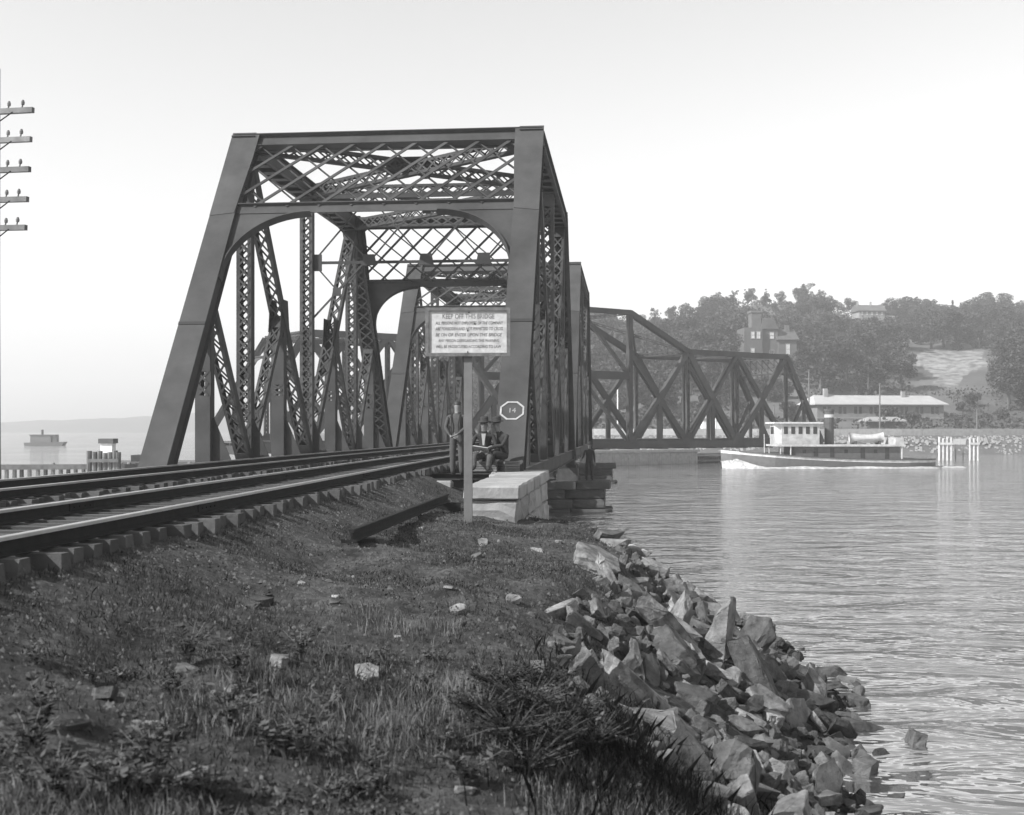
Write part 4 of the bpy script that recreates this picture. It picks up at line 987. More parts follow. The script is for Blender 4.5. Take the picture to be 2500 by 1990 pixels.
for px, py, w_, h_, y in ((1838, 818, .8, 1.6, -.02), (1852, 818, .8, 1.6, -.02), (1888, 818, .9, 1.5, .98), (1926, 852, .9, 2.4, .38), (1838, 858, .8, 1.5, -.02), (1888, 862, .9, 1.5, .98), (1936, 885, .8, 1.5, .38)):
    window(bh, hx(px), y, hz(py), w_, h_, 'white_paint' if py < 860 else 'glass_dark')
# house on the ridge
rd_ = 372.0; c = C2W((2098 - CX) / FP * rd_, rd_, 0); c.z = CAMZ + (HY - 772) * rd_ / FP; u2 = rd_ / FP
rh = thing('ridge_house', 'pale house with long dark roof and five windows on the hill crest', 'house', c, TH + .1)
q = MB(); q.box(0, 64 * u2, 0, 6, -6, 14 * u2); q.build('wall', 'brick_pale', rh); q = MB(); gable(q, 0, 64 * u2, 0, 6, 14 * u2, 30 * u2, .5); rr_ = q.build('roof', 'roof_dark', rh)
for x in (3, 36): q = MB(); q.box(x * u2, (x + 3) * u2, 2.5, 3.3, 22 * u2, 38 * u2); q.build('chimney', 'brick_pale', rr_)
for k in range(5): window(rh, (7 + k * 12.5) * u2, -.02, 7 * u2, .65, 1.1, 'white_paint')
q = MB(); q.box(70 * u2, 90 * u2, 0, 5, -7, 2 * u2); q.build('annex', 'brick_pale', rh)
ROCK0 = ([(-.5,-.4,-.5),(.5,-.5,-.5),(.4,.5,-.5),(-.5,.4,-.5),(-.3,-.3,.4),(.35,-.3,.5),(.3,.3,.45),(-.35,.25,.5)], [(0,3,2,1),(4,5,6,7),(0,1,5,4),(1,2,6,5),(2,3,7,6),(3,0,4,7)])
# line of posts and low pale wall on the far shore behind the swing span
wl = thing('shore_wall', 'long pale low wall along the far shore behind the swing span', 'wall', (0, 0, 0))
pts = [hill_pt(px, float(np.interp(px, B_PX, SHORE_D)) + 5.5) for px in range(1250, 2700, 50)]
for k in range(len(pts) - 1):
    a_, b_ = pts[k], pts[k + 1]; q = MB(); q.beam((a_.x, a_.y, 2.3), (b_.x, b_.y, 2.3), .5, 3.0, (b_ - a_).cross(Vector((0, 0, 1)))); q.build('wall_panel', 'stone_pale', wl)
for px, top, lab in ((1508, 935, 'tall'), (1612, 958, 'tall'), (1740, 965, 'tall'), (1748, 962, 'tall'), (1889, 990, 'short'), (1975, 905, 'tall'), (2148, 938, 'thin'), (2385, 998, 'short')):
    d = 196.0; p = hill_pt(px, d); h = CAMZ + (HY - top) * d / FP - p.z
    o = MB(); o.tube([(0, 0, -.5), (0, 0, h)], [.14, .10], 6); t = thing('shore_post', 'pale upright pole standing on the far shore', 'pole', p, 0, 'poles along the far shore'); o.build('pole_shaft', 'white_paint' if px < 1760 else 'post_wood', t)
    cp = MB(); cp.box(-.16, .16, -.16, .16, h, h + .14); cp.build('pole_cap', 'old_timber', t)
# stones along the far bank
sv_ = MB(); rr2 = random.Random(9)
for _ in range(2200):
    px = rr2.uniform(1250, 2650); d = float(np.interp(px, B_PX, SHORE_D)) + rr2.uniform(-.5, 5); p = hill_pt(px, d); z_ = rr2.uniform(.12, .38); vs_, fs_ = ROCK0
    sv_.add([(p.x + v[0] * z_ * rr2.uniform(.9, 1.4), p.y + v[1] * z_, p.z + v[2] * z_) for v in vs_], fs_)
tag(sv_.build('bank_stones', 'pale_timber'), 'pale rubble stones piled along the far shore', 'rubble', kind='stuff')
sd_ = thing('shore_shed', 'small pale shed on the far shore seen through the swing span', 'shed', PD(1716, 1045, 200), TH)
q = MB(); q.box(0, 3.6, 0, 3, -2, 1.7); q.build('wall', 'white_paint', sd_); q = MB(); gable(q, 0, 3.6, 0, 3, 1.7, 2.6, .3); q.build('roof', 'roof_pale', sd_)

# ------------------------------------------------------------------ rocks on the bank
def rock_mesh(seed, n=16):
    r = random.Random(seed); bm = bmesh.new(); slab = seed % 3 != 0
    if slab:                                # a split slab: ragged outline, slanted split faces
        m_ = r.randrange(5, 8); tx, ty = r.uniform(-.25, .25), r.uniform(-.25, .25)
        for k in range(m_):
            a = 2 * math.pi * (k + r.uniform(-.3, .3)) / m_; q = r.uniform(.38, .56)
            for sg_ in (-1, 1): bm.verts.new((q * math.cos(a) + sg_ * r.uniform(-.09, .09), q * math.sin(a) + sg_ * r.uniform(-.09, .09), sg_ * r.uniform(.3, .5) + tx * math.cos(a) + ty * math.sin(a)))
    for k in range(0 if slab else n):
        v = Vector((r.gauss(0, 1), r.gauss(0, 1), r.gauss(0, 1))).normalized()
        m = max(abs(v.x), abs(v.y), abs(v.z)); v = v / (m ** .75); bm.verts.new((v.x * .5, v.y * .5, v.z * .5))
    res = bmesh.ops.convex_hull(bm, input=bm.verts[:]); dead = [e for e in res['geom_interior'] if isinstance(e, bmesh.types.BMVert)]
    if dead: bmesh.ops.delete(bm, geom=dead, context='VERTS')
    bmesh.ops.dissolve_limit(bm, angle_limit=R(14), verts=bm.verts[:], edges=bm.edges[:])
    bmesh.ops.bevel(bm, geom=bm.edges[:], offset=.014, segments=1, affect='EDGES', clamp_overlap=True)
    bmesh.ops.triangulate(bm, faces=bm.faces[:])
    for _ in range(2): bmesh.ops.subdivide_edges(bm, edges=[e for e in bm.edges if e.calc_length() > .13], cuts=1); bmesh.ops.triangulate(bm, faces=bm.faces[:])
    bm.normal_update(); nv = [(v, v.normal.copy()) for v in bm.verts]
    for v, nn_ in nv:
        c_ = v.co; lay = (math.floor((c_.z * .8 + c_.x * .35 + c_.y * .2) * 7 + r.random() * .4) % 2) * .022
        v.co = c_ + nn_ * (lay + .05 * (float(noise2(c_.x * 5 + seed, c_.y * 5 + c_.z * 4, seed)) - .5)) + Vector((r.uniform(-1, 1), r.uniform(-1, 1), r.uniform(-1, 1))) * .009
    me = bpy.data.meshes.new('rock'); bm.to_mesh(me); bm.free(); return me
for nm in ('rock', 'rock_dark'):           # grain at one world scale, dark wet band near the water
    N = MATS[nm].node_tree.nodes; L = MATS[nm].node_tree.links; ge = N.new('ShaderNodeNewGeometry')
    for nd in list(N):
        if nd.type == 'TEX_NOISE': L.new(ge.outputs['Position'], nd.inputs['Vector'])
    ns = [nd for nd in N if nd.type == 'TEX_NOISE']; ns[0].inputs['Scale'].default_value = 4.5; ns[1].inputs['Scale'].default_value = 26
    [nd for nd in N if nd.type == 'BUMP'][0].inputs['Distance'].default_value = .03
    b_ = N['Principled BSDF']; src = b_.inputs['Base Color'].links[0].from_socket; sx_ = N.new('ShaderNodeSeparateXYZ'); L.new(ge.outputs['Position'], sx_.inputs[0])
    mr_ = N.new('ShaderNodeMapRange'); mr_.inputs['From Min'].default_value = .12; mr_.inputs['From Max'].default_value = .34; mr_.inputs['To Min'].default_value = .4; L.new(sx_.outputs['Z'], mr_.inputs['Value'])
    vm_ = N.new('ShaderNodeVectorMath'); vm_.operation = 'SCALE'; L.new(src, vm_.inputs[0]); L.new(mr_.outputs[0], vm_.inputs['Scale']); L.new(vm_.outputs[0], b_.inputs['Base Color'])
ROCKS = {m: [] for m in ('rock', 'rock_dark')}
for m in ROCKS:
    for k in range(12):
        me = rock_mesh(300 + k + (50 if m == 'rock_dark' else 0), 11 + k % 6); me.materials.append(MATS[m]); ROCKS[m].append(me)
def slope_n(x, y):
    e = .3; return Vector((float(ground_h(x - e, y) - ground_h(x + e, y)), float(ground_h(x, y - e) - ground_h(x, y + e)), 2 * e)).normalized()
def put_rock(x, y, l, w_, t, yaw, label, group=None, m='rock', sink=.3, tilt=0, name='rock', z=None, roll=0):
    o = obj(name, random.choice(ROCKS[m]), None); n_ = slope_n(x, y) if 'upright' not in label or 'behind' in label else Vector((.12, -.1, 1)).normalized()
    o.rotation_euler = (n_.to_track_quat('Z', 'Y').to_matrix() @ Matrix.Rotation(yaw, 3, 'Z') @ Matrix.Rotation(tilt, 3, 'Y') @ Matrix.Rotation(roll, 3, 'X')).to_euler()
    o.scale = (l, w_, t); zz_ = float(ground_h(x, y)) if z is None else z
    o.location = (x, y, zz_ + t * (.5 - sink)); return tag(o, label, 'rock', group)
# singled-out rocks, by photo position: (px, py, z guess, length, width, thick, yaw, tilt, mat, label)
BIG = [(1612, 1762, 1.35, 1.25, .62, .42, -.55, .1, 'rock', 'largest pale slab leaning down the bank above the dark grass'),
       (1545, 1560, 1.75, 1.15, .42, .30, -.9, .25, 'rock', 'long pale slab pointing down the bank just above the largest slab'),
       (1620, 1480, 1.6, 1.3, .5, .35, -.8, .2, 'rock', 'long grey slab lying beside the shadowed gap high on the bank'),
       (1765, 1590, .9, .5, .34, 1.15, .2, .1, 'rock', 'tall upright block of stone standing in the riprap beside the water'),
       (1835, 1580, .7, .5, .5, .75, .6, 0, 'rock_dark', 'dark shaded boulder right behind the upright stone block'),
       (1660, 1450, 1.6, .42, .28, .8, .4, .1, 'rock', 'upright pale stone at the upper edge of the riprap with a dark hollow'),
       (1455, 1370, 1.95, 1.0, .6, .28, .3, 0, 'rock', 'broad flat stone half buried in the turf at the top of the riprap')]
for (px, py, z, l, w_, t, yw, tl, m, lab) in BIG:
    p = PZ(px, py, z); put_rock(p.x, p.y, l, w_, t, yw, lab, None, m, .28, tl)
p = PZ(2235, 1803, .05); put_rock(p.x, p.y, .34, .3, .34, .5, 'small rounded boulder standing alone in the water off the bank', None, 'rock', .4, 0, z=-.04)
p = PZ(2113, 1884, .0); put_rock(p.x, p.y, .42, .3, .28, .1, 'squared block of stone lying in the water at the foot of the bank', None, 'rock', .35, 0, z=-.02)
rp_ = []
for _ in range(9000):
    y = random.uniform(7.6, 26.3); xsz = float(np.interp(y, SH_Y, SH_X)); s = random.uniform(-.25, 3.5 + .3 * math.sin(y * 1.7)); x = xsz - s
    if y < 10 and (s > 2.3 or s < .5): continue
    if random.random() < (s - 2.2) * .8: continue
    if x < -1.6 and y > 20: continue
    size = random.choices((.62, .44, .32, .22), (.12, .34, .38, .16))[0] * random.uniform(.8, 1.2)
    if s < 1.0: size *= .8
    if any((a - x) ** 2 + (b - y) ** 2 < (.27 * (c + size)) ** 2 for a, b, c in rp_): continue
    rp_.append((x, y, size))
    if len(rp_) >= 292: break
for (x, y, size) in rp_:
    m = 'rock_dark' if random.random() < .38 else 'rock'; k_ = random.uniform(.4, .8)
    if size > .48: lab, grp = 'large broken slab among the riprap on the bank', 'large riprap slabs'
    elif size > .27: lab, grp = 'medium angular stone tumbled in the riprap on the bank', 'medium riprap stones'
    else: lab, grp = 'small angular stone wedged in the riprap near the water', 'small riprap stones'
    if m == 'rock_dark': lab = lab.replace('broken', 'dark broken').replace('angular', 'dark angular'); grp = 'dark ' + grp
    zn = ' close to the abutment' if y > 22.5 else ' at the water edge' if float(np.interp(y, SH_Y, SH_X)) - x < .9 else ' high on the bank below the turf' if float(np.interp(y, SH_Y, SH_X)) - x > 2.3 else ' halfway down the bank'
    lab = lab.replace(' on the bank', '').replace(' near the water', '') + zn; grp += zn
    put_rock(x, y, size * random.uniform(1.2, 1.7), size * k_, size * random.uniform(.25, .6), random.gauss(-.5, .8), lab, grp, m, random.uniform(.0, .2), random.uniform(-.55, .6), roll=random.uniform(-.5, .5))
# smaller rubble filling the gaps, as one mass; its dark colour stands in for shade between stones
RV = []; RF = []; rng = np.random.default_rng(77); src_ = [(np.array([v.co[:] for v in me.vertices]), [tuple(p.vertices) for p in me.polygons]) for me in [rock_mesh(900 + k, 9) for k in range(6)]]
for _ in range(1300):
    y = rng.uniform(8, 26.3); s = rng.uniform(-.35, 3.2); x = float(np.interp(y, SH_Y, SH_X)) - s
    if x < -1.6 and y > 20: continue
    sz = rng.uniform(.08, .22); V_, F_ = src_[rng.integers(6)]; q_, _r = np.linalg.qr(rng.normal(size=(3, 3))); W_ = (V_ * np.array([1.3, .9, .7]) * sz) @ q_.T + np.array([x, y, float(ground_h(x, y)) + sz * .15]); o_ = len(RV); RV.extend(map(tuple, W_)); RF.extend([tuple(i + o_ for i in f) for f in F_])
rb = MB(); rb.v = RV; rb.f = RF; rb.m = [0] * len(RF); tag(rb.build('riprap_rubble', 'rock_dark'), 'small rubble filling the gaps between the riprap stones', 'rubble', kind='stuff')
# stones lying in the turf
ST = []
for px, py in ((460, 1642), (680, 1622), (1120, 1500), (1095, 1455), (1250, 1480), (1180, 1335), (1090, 1112 + 75), (895, 1655), (528, 1710), (360, 1790), (395, 1905), (955, 1745), (1165, 1360), (1310, 1352), (1255, 1470), (1300, 1510), (640, 1480), (620, 1485), (585, 1480), (1010, 1540), (470, 1915), (255, 1705)):
    p = PZ(px, py, 2.2)
    for _ in range(3): p = PZ(px, py, float(ground_h(p.x, p.y)))
    ST.append((p.x, p.y, random.uniform(.07, .17)))
for _ in range(44):
    y = random.uniform(4.2, 20); x = random.uniform(-3.6, .6); ST.append((x, y, random.uniform(.035, .1)))
for (x, y, s) in ST:
    fm_ = random.choice(('rock', 'rock_dark')); o = obj('field_stone', random.choice(ROCKS[fm_]), None); o.scale = (s * 1.5, s, s * .6); o.rotation_euler = (random.uniform(-.2, .2), random.uniform(-.2, .2), random.uniform(0, 6.28)); o.location = (x, y, float(ground_h(x, y)) + s * .12)
    tag(o, ('loose %s stone lying in the rough turf of the bank' if s > .07 else 'pebble sized %s stone lying in the rough turf of the bank') % ('pale' if fm_ == 'rock' else 'dark'), 'stone', ('%s stones in the turf' if s > .07 else '%s pebbles in the turf') % ('pale' if fm_ == 'rock' else 'dark'))

# ------------------------------------------------------------------ grass and weeds
def blades(name, n, pick, h0, h1, w0, m, lean, label, seed):
    rng = np.random.default_rng(seed); X, Y = pick(rng, n); Z = ground_h(X, Y); n = len(X)
    h = rng.uniform(h0, h1, n) * (.55 + .9 * fbm(X * 1.3, Y * 1.3, seed)); a = rng.uniform(0, 6.283, n); dx, dy = np.cos(a), np.sin(a); w_ = w0 * rng.uniform(.6, 1.4, n)
    la = rng.uniform(0, 6.283, n); lx, ly = np.cos(la) * lean * h * rng.random(n), np.sin(la) * lean * h * rng.random(n)
    b = np.stack([X, Y, Z - .01], -1); d = np.stack([dx * w_, dy * w_, np.zeros(n)], -1); m1 = b + np.stack([lx * .35, ly * .35, h * .6], -1); tp_ = b + np.stack([lx, ly, h], -1)
    V = np.stack([b - d, b + d, m1 + d * .7, tp_, m1 - d * .7], 1).reshape(-1, 3); k = np.arange(n)[:, None] * 5
    me = bpy.data.meshes.new(name); V = V.astype(np.float32); F = (k + np.arange(5)[None]).astype(np.int32)
    me.vertices.add(len(V)); me.vertices.foreach_set('co', V.ravel()); me.loops.add(F.size); me.loops.foreach_set('vertex_index', F.ravel()); me.polygons.add(n); me.polygons.foreach_set('loop_start', np.arange(0, F.size, 5, dtype=np.int32))
    try: me.polygons.foreach_set('loop_total', np.full(n, 5, np.int32))
    except Exception: pass
    me.update(calc_edges=True); return tag(obj(name, me, m), label, 'grass', kind='stuff')
def land(X, Y, smin): return (np.interp(Y, SH_Y, SH_X) - X) > smin
def pick_turf(rng, n):
    Y = 3.5 + (rng.random(n) ** 1.35) * 23; X = rng.uniform(-4.7, 2.4, n); k = land(X, Y, 2.7) & (X > np.interp(Y, [0, 28], [-4.3, -4.75])) & ~((X < XR + .02) & (X > -3.0) & (Y > 20.2)); d = fbm(X * .9, Y * .9, 33); k &= rng.random(n) < np.clip((d - .33) * 4.5, .06, 1); return X[k], Y[k]
def pick_long(rng, n):
    Y = 3.6 + rng.random(n) * 6.5; X = rng.uniform(-2.6, 2.2, n); k = land(X, Y, 1.9); d = fbm(X * 1.1 + 5, Y * 1.1, 71); k &= rng.random(n) < np.clip((d - .40) * 6, 0, 1) * np.clip((11 - Y - X * .3) * .35, 0, 1); return X[k], Y[k]
def pick_dark(rng, n):
    Y = 5.0 + rng.random(n) * 6.0; X = rng.uniform(-.9, 1.5, n); k = land(X, Y, 1.3) & (rng.random(n) < np.exp(-(((X - .25) / .65) ** 2 + ((Y - 8.0) / 1.8) ** 2))); return X[k], Y[k]
blades('short_grass', 210000, pick_turf, .02, .065, .0035, 'grass', .9, 'short patchy grass covering the bank', 101)
blades('dry_grass', 60000, pick_long, .05, .16, .0026, 'grass_dry', .7, 'long dry grass growing at the foot of the bank in front', 102)
blades('rank_grass', 15000, pick_dark, .10, .26, .0045, 'leaf_bush', .9, 'dark rank grass tangled beside the largest slab', 103)
# gravel and cinders strewn over the turf
rng = np.random.default_rng(8); n = 16000; X = rng.uniform(-4.75, 1.2, n); Y = 3.6 + rng.random(n) ** 1.3 * 21; k = land(X, Y, 2.4) & ~((X < XR + .02) & (X > -3.0) & (Y > 20.2)); X, Y = X[k], Y[k]; n = len(X); Z = ground_h(X, Y)
s = rng.uniform(.008, .022, n) * (1 + (rng.random(n) < .08) * 1.0); base = np.array([[1,0,-.3],[-.5,.87,-.3],[-.5,-.87,-.3],[.2,.1,.8]]); rot = rng.uniform(0, 6.28, n)
V = np.stack([np.stack([X + s * (b[0] * np.cos(rot) - b[1] * np.sin(rot)), Y + s * (b[0] * np.sin(rot) + b[1] * np.cos(rot)) * .8, Z + s * b[2]], -1) for b in base], 1).reshape(-1, 3)
F = (np.arange(n)[:, None, None] * 4 + np.array([[0,1,3],[1,2,3],[2,0,3]])[None]).reshape(-1, 3)
tag(npmesh('gravel', V, F, 'stone_small', kind='stuff'), 'fine gravel strewn over the turf of the bank', 'gravel')
# low leafy ground cover in patches
rng = np.random.default_rng(14); n = 150000; Y = 3.6 + rng.random(n) ** 1.5 * 20; X = rng.uniform(-4.4, 2.0, n); k = land(X, Y, 2.2) & ((Y < 9 + X) | (rng.random(n) < .3)) & ~((X < XR + .02) & (X > -3.0) & (Y > 20.2)) & (fbm(X * 1.7 + 9, Y * 1.7, 55) > .46 + .05 * rng.random(n)); X, Y = X[k], Y[k]; n = len(X)
P3 = np.stack([X, Y, ground_h(X, Y) + rng.random(n) ** 2 * .07], -1); a = rng.normal(size=P3.shape); a /= np.linalg.norm(a, axis=1)[:, None]; b = np.cross(a, rng.normal(size=P3.shape)); b /= np.linalg.norm(b, axis=1)[:, None]; sz = rng.uniform(.006, .02, n)[:, None]; a *= sz; b *= sz * .6
tag(obj('ground_cover', mesh_quads('ground_cover', np.stack([P3 - a, P3 + b, P3 + a, P3 - b], 1).reshape(-1, 3), 'weed')), 'low leafy ground cover matted over the bank', 'ground cover', kind='stuff')
def weed(x, y, h, n, m, label, group, seed, leaf=.035, spread=.25, stem='dry_stalk'):
    rg = random.Random(seed); z = float(ground_h(x, y)); t = thing('weed_plant', label, 'weed', (x, y, z), 0, group); st = MB(); lf = []
    for k in range(n):
        a = rg.uniform(0, 6.28); e = (math.cos(a) * spread * rg.uniform(.3, 1), math.sin(a) * spread * rg.uniform(.3, 1), h * rg.uniform(.55, 1)); mid = (e[0] * .35, e[1] * .35, e[2] * .6); st.tube([(0, 0, -.03), mid, e], [.004, .003, .0015], 4)
        for j in range(9):
            f_ = .25 + .75 * j / 8; bx_ = Vector(mid).lerp(Vector(e), max(0, (f_ - .5) * 2)) if f_ > .5 else Vector((0, 0, 0)).lerp(Vector(mid), f_ * 2)
            d = Vector((rg.gauss(0, 1), rg.gauss(0, 1), rg.uniform(-.2, .7))).normalized(); sd = d.cross(Vector((0, 0, 1))).normalized() * leaf * .35; L_ = leaf * rg.uniform(.7, 1.5)
            lf += [bx_, bx_ + d * L_ * .5 + sd, bx_ + d * L_, bx_ + d * L_ * .5 - sd]
    st.build('stem', stem, t); obj('foliage', mesh_quads('foliage', np.array([tuple(v) for v in lf]), m), None, t); return t
random.seed(5); W = [(random.uniform(70, 1150), random.uniform(1560, 1975)) for _ in range(26)] + [(330, 1830), (560, 1800), (600, 1700), (240, 1900), (700, 1860), (800, 1760), (420, 1700), (130, 1960), (500, 1950), (900, 1900)]
for k, (px, py) in enumerate(W):
    p = PZ(px, py, 2.2)
    for _ in range(3): p = PZ(px, py, float(ground_h(p.x, p.y)))
    big_ = k % 3 == 0; near_ = 'down the bank from the dark bushes' if p.y < 6.5 else 'between the dark bushes and the track'
    weed(p.x, p.y, random.uniform(.2, .32) if big_ else random.uniform(.08, .16), 12 if big_ else 8, 'weed', ('tall' if big_ else 'low') + ' leafy weed in the turf ' + near_, ('tall' if big_ else 'low') + ' weeds ' + near_, 400 + k, .05 if big_ else .035, .2 if big_ else .12)
for k, (px, py, h, sp) in enumerate(((1290, 1770, .42, .5), (1390, 1800, .38, .45), (1220, 1700, .3, .4), (1450, 1860, .34, .45), (1330, 1690, .26, .4), (1250, 1830, .32, .45), (1340, 1850, .34, .5), (1180, 1770, .28, .4), (1290, 1900, .26, .4))):
    p = PZ(px, py, 1.8)
    for _ in range(3): p = PZ(px, py, float(ground_h(p.x, p.y)))
    t = weed(p.x, p.y, h * .8, 80, 'leaf_bush', 'dark bushy clump growing beside the largest slab', 'dark bushes by the slab', 500 + k, .032, sp * .75, 'bark'); t.name = 'dark_bush'; t['category'] = 'bush'
for k, (px, py, L_, yw) in enumerate(((1280, 1800, .5, .35), (1230, 1760, .45, .5), (1150, 1850, .6, .2))):
    p = PZ(px, py, 1.95); z = float(ground_h(p.x, p.y)); q = MB(); q.tube([(0, 0, .03), (L_ * .5, .05, .11), (L_, .0, .14)], [.005, .004, .002], 5); o = q.build('fallen_twig', 'bark', loc=(p.x - .2, p.y, z + .05)); o.rotation_euler = (0, 0, yw); tag(o, 'thin dry twig lying across the dark bushes', 'twig', 'twigs on the bushes')

# ------------------------------------------------------------------ people
def figure(name, label, loc, rz, J, bones, mats_of, materials):
    me = bpy.data.meshes.new(name); keys = list(J); vi = {k: i for i, k in enumerate(keys)}
    me.from_pydata([J[k][0] for k in keys], [(vi[a], vi[b]) for a, b in bones], []); o = bpy.data.objects.new(name, me); COL.objects.link(o)
    md = o.modifiers.new('skin', 'SKIN'); md.branch_smoothing = .6
    sv = me.skin_vertices[0].data
    for k in keys:
        r_ = J[k][1]; sv[vi[k]].radius = r_ if isinstance(r_, tuple) else (r_, r_); sv[vi[k]].use_root = (k == 'pelvis')
    ss = o.modifiers.new('sub', 'SUBSURF'); ss.levels = 2; ss.render_levels = 2
    bpy.context.view_layer.update(); m2 = bpy.data.meshes.new_from_object(o.evaluated_get(bpy.context.evaluated_depsgraph_get())); o.modifiers.clear(); o.data = m2; bpy.data.meshes.remove(me)
    m2.materials.clear()
    for m in materials: m2.materials.append(MATS[m])
    segs = [(Vector(J[a][0]), Vector(J[b][0]), mats_of(a, b)) for a, b in bones]
    for f in m2.polygons:
        c = f.center; best = None
        for a, b, mi in segs:
            d = b - a; t = max(0, min(1, (c - a).dot(d) / max(1e-9, d.length_squared))); dd = (c - a - d * t).length
            if best is None or dd < best[0]: best = (dd, mi)
        f.material_index = best[1]; f.use_smooth = True
    o.location = loc; o.rotation_euler = (0, 0, rz); return tag(o, label, 'person')
def arm(J, B, s, sh, el, wr, hand_dir, r=(.055, .045, .032)):
    J['sh' + s] = (sh, r[0]); J['el' + s] = (el, r[1]); J['wr' + s] = (wr, r[2]); B += [('chest', 'sh' + s), ('sh' + s, 'el' + s), ('el' + s, 'wr' + s)]
    h = Vector(hand_dir).normalized(); side = h.cross(Vector((0, 0, 1))); side = side.normalized() if side.length > .1 else Vector((1, 0, 0)); pal = Vector(wr) + h * .075; J['pm' + s] = (tuple(pal), (.036, .022)); B.append(('wr' + s, 'pm' + s))
    for i, (o_, L_) in enumerate(((-.028, .07), (-.010, .08), (.010, .075), (.026, .06))):
        a = pal + side * o_ + h * .03; b = a + h * L_ * .6; c = b + (h * .7 + Vector((0, 0, -.6))).normalized() * L_ * .5
        J['f%d%s' % (i, s)] = (tuple(b), .009); J['g%d%s' % (i, s)] = (tuple(c), .008); B += [('pm' + s, 'f%d%s' % (i, s)), ('f%d%s' % (i, s), 'g%d%s' % (i, s))]
    th = Vector(wr) + h * .04 - side * .05; J['t' + s] = (tuple(th), .011); J['u' + s] = (tuple(th + h * .045 - side * .01), .009); B += [('wr' + s, 't' + s), ('t' + s, 'u' + s)]
def hat_mesh(parent, c, m='dark_cloth', brim=.165, tilt=0):
    mb = MB(); c = Vector(c); prof = [(brim, .0), (brim, .012), (.105, .02), (.10, .09), (.085, .125), (.03, .12)]; n = 16
    for (r_, z) in prof:
        for j in range(n): a = 2 * math.pi * j / n; mb.v.append((c.x + r_ * math.cos(a) * .92, c.y + r_ * math.sin(a) * 1.05, c.z + z + tilt * r_ * math.sin(a)))
    for k in range(len(prof) - 1):
        for j in range(n): mb.f.append((k*n+j, k*n+(j+1) % n, (k+1)*n+(j+1) % n, (k+1)*n+j)); mb.m.append(0)
    mb.f.append(tuple((len(prof)-1)*n + j for j in range(n))); mb.m.append(0); mb.f.append(tuple(reversed(range(n)))); mb.m.append(0)
    return mb.build('hat', m, parent, smooth=True)
def face_bits(parent, c, fwd, hair=True):
    c = Vector(c); f = Vector(fwd).normalized(); s = f.cross(Vector((0, 0, 1)))
    q = MB(); q.prism([c + f * .09 + s * .012, c + f * .09 - s * .012, c + f * .085 + Vector((0, 0, .05))], f * .022 + Vector((0, 0, -.01))); q.build('nose', 'skin', parent)
    for k in (-1, 1):
        q = MB(); e = c + f * .093 + s * k * .032 + Vector((0, 0, .035)); q.beam(e - s * .013, e + s * .013, .008, .012, (0, 0, 1)); q.build('eye', 'hair', parent)
        q = MB(); e = c + s * k * .083 + Vector((0, 0, .02)); q.beam(e - Vector((0, 0, .03)), e + Vector((0, 0, .03)), .014, .035, s); q.build('ear', 'skin', parent)
    q = MB(); e = c + f * .092 - Vector((0, 0, .045)); q.beam(e - s * .022, e + s * .022, .008, .01, (0, 0, 1)); q.build('mouth', 'hair', parent)
    if hair:
        mb = MB(); n = 12
        for k in range(6):
            t = k / 5 * 1.35; 
            for j in range(n): a = 2 * math.pi * j / n; d = s * math.cos(a) + Vector(f) * math.sin(a); mb.v.append(tuple(c + Vector((0, 0, .03)) - f * .012 + d * .097 * math.sin(t + .02) + Vector((0, 0, .11 * math.cos(t)))))
        for k in range(5):
            for j in range(n): mb.f.append((k*n+j, k*n+(j+1) % n, (k+1)*n+(j+1) % n, (k+1)*n+j)); mb.m.append(0)
        mb.build('hair', 'hair', parent, smooth=True)
def skeleton(pel, chest, neck, head, hipw=.10):
    J = {'pelvis': (pel, (.16, .125)), 'waist': (tuple(Vector(pel).lerp(Vector(chest), .5)), (.155, .125)), 'chest': (chest, (.185, .135)), 'neck': (neck, .055), 'head': (head, (.082, .095)), 'crown': (tuple(Vector(head) + Vector((0, 0, .10))), (.07, .085))}
    return J, [('pelvis', 'waist'), ('waist', 'chest'), ('chest', 'neck'), ('neck', 'head'), ('head', 'crown')]
def leg(J, B, s, hip, kn, an, toe, r=(.10, .078, .058)):
    J['hp' + s] = (hip, r[0]); J['kn' + s] = (kn, r[1]); J['an' + s] = (an, r[2]); J['to' + s] = (toe, (.04, .032)); B += [('pelvis', 'hp' + s), ('hp' + s, 'kn' + s), ('kn' + s, 'an' + s), ('an' + s, 'to' + s)]
def mats_for(upper, lower):      # material slots: 0 skin 1 upper 2 lower 3 shoe
    def f(a, b):
        if b in ('head', 'crown') or b[:2] in ('pm', 'wr') and b[:2] == 'pm' or b[0] in 'fgtu' and b[:2] != 'to' : return 0
        if b[:2] == 'to': return 3
        if b[:2] in ('hp', 'kn', 'an'): return 2
        return 1
    return f
# standing man beside the sign post, arms behind his back, looking along the bridge
pz = 2.70; sp = PD(1116, 1150, 27.6); base = Vector((sp.x, sp.y, 0)); base.z = pz
J, B = skeleton((0, 0, .93), (0, -.02, 1.30), (0, .01, 1.48), (0, .03, 1.60))
leg(J, B, 'l', (-.1, 0, .88), (-.105, -.01, .48), (-.11, .0, .09), (-.12, .16, .035)); leg(J, B, 'r', (.1, 0, .88), (.11, -.02, .48), (.12, -.03, .09), (.14, .13, .035))
arm(J, B, 'l', (-.2, -.02, 1.40), (-.245, -.12, 1.12), (-.1, -.2, .93), (.7, -.25, -.2)); arm(J, B, 'r', (.2, -.02, 1.40), (.245, -.12, 1.12), (.08, -.21, .96), (-.7, -.25, -.2))
m1 = figure('person', 'person standing by the notice board post in grey shirt with hands behind the back', base, R(-12), J, B, mats_for(1, 2), ['skin', 'light_cloth', 'light_cloth', 'dark_cloth'])
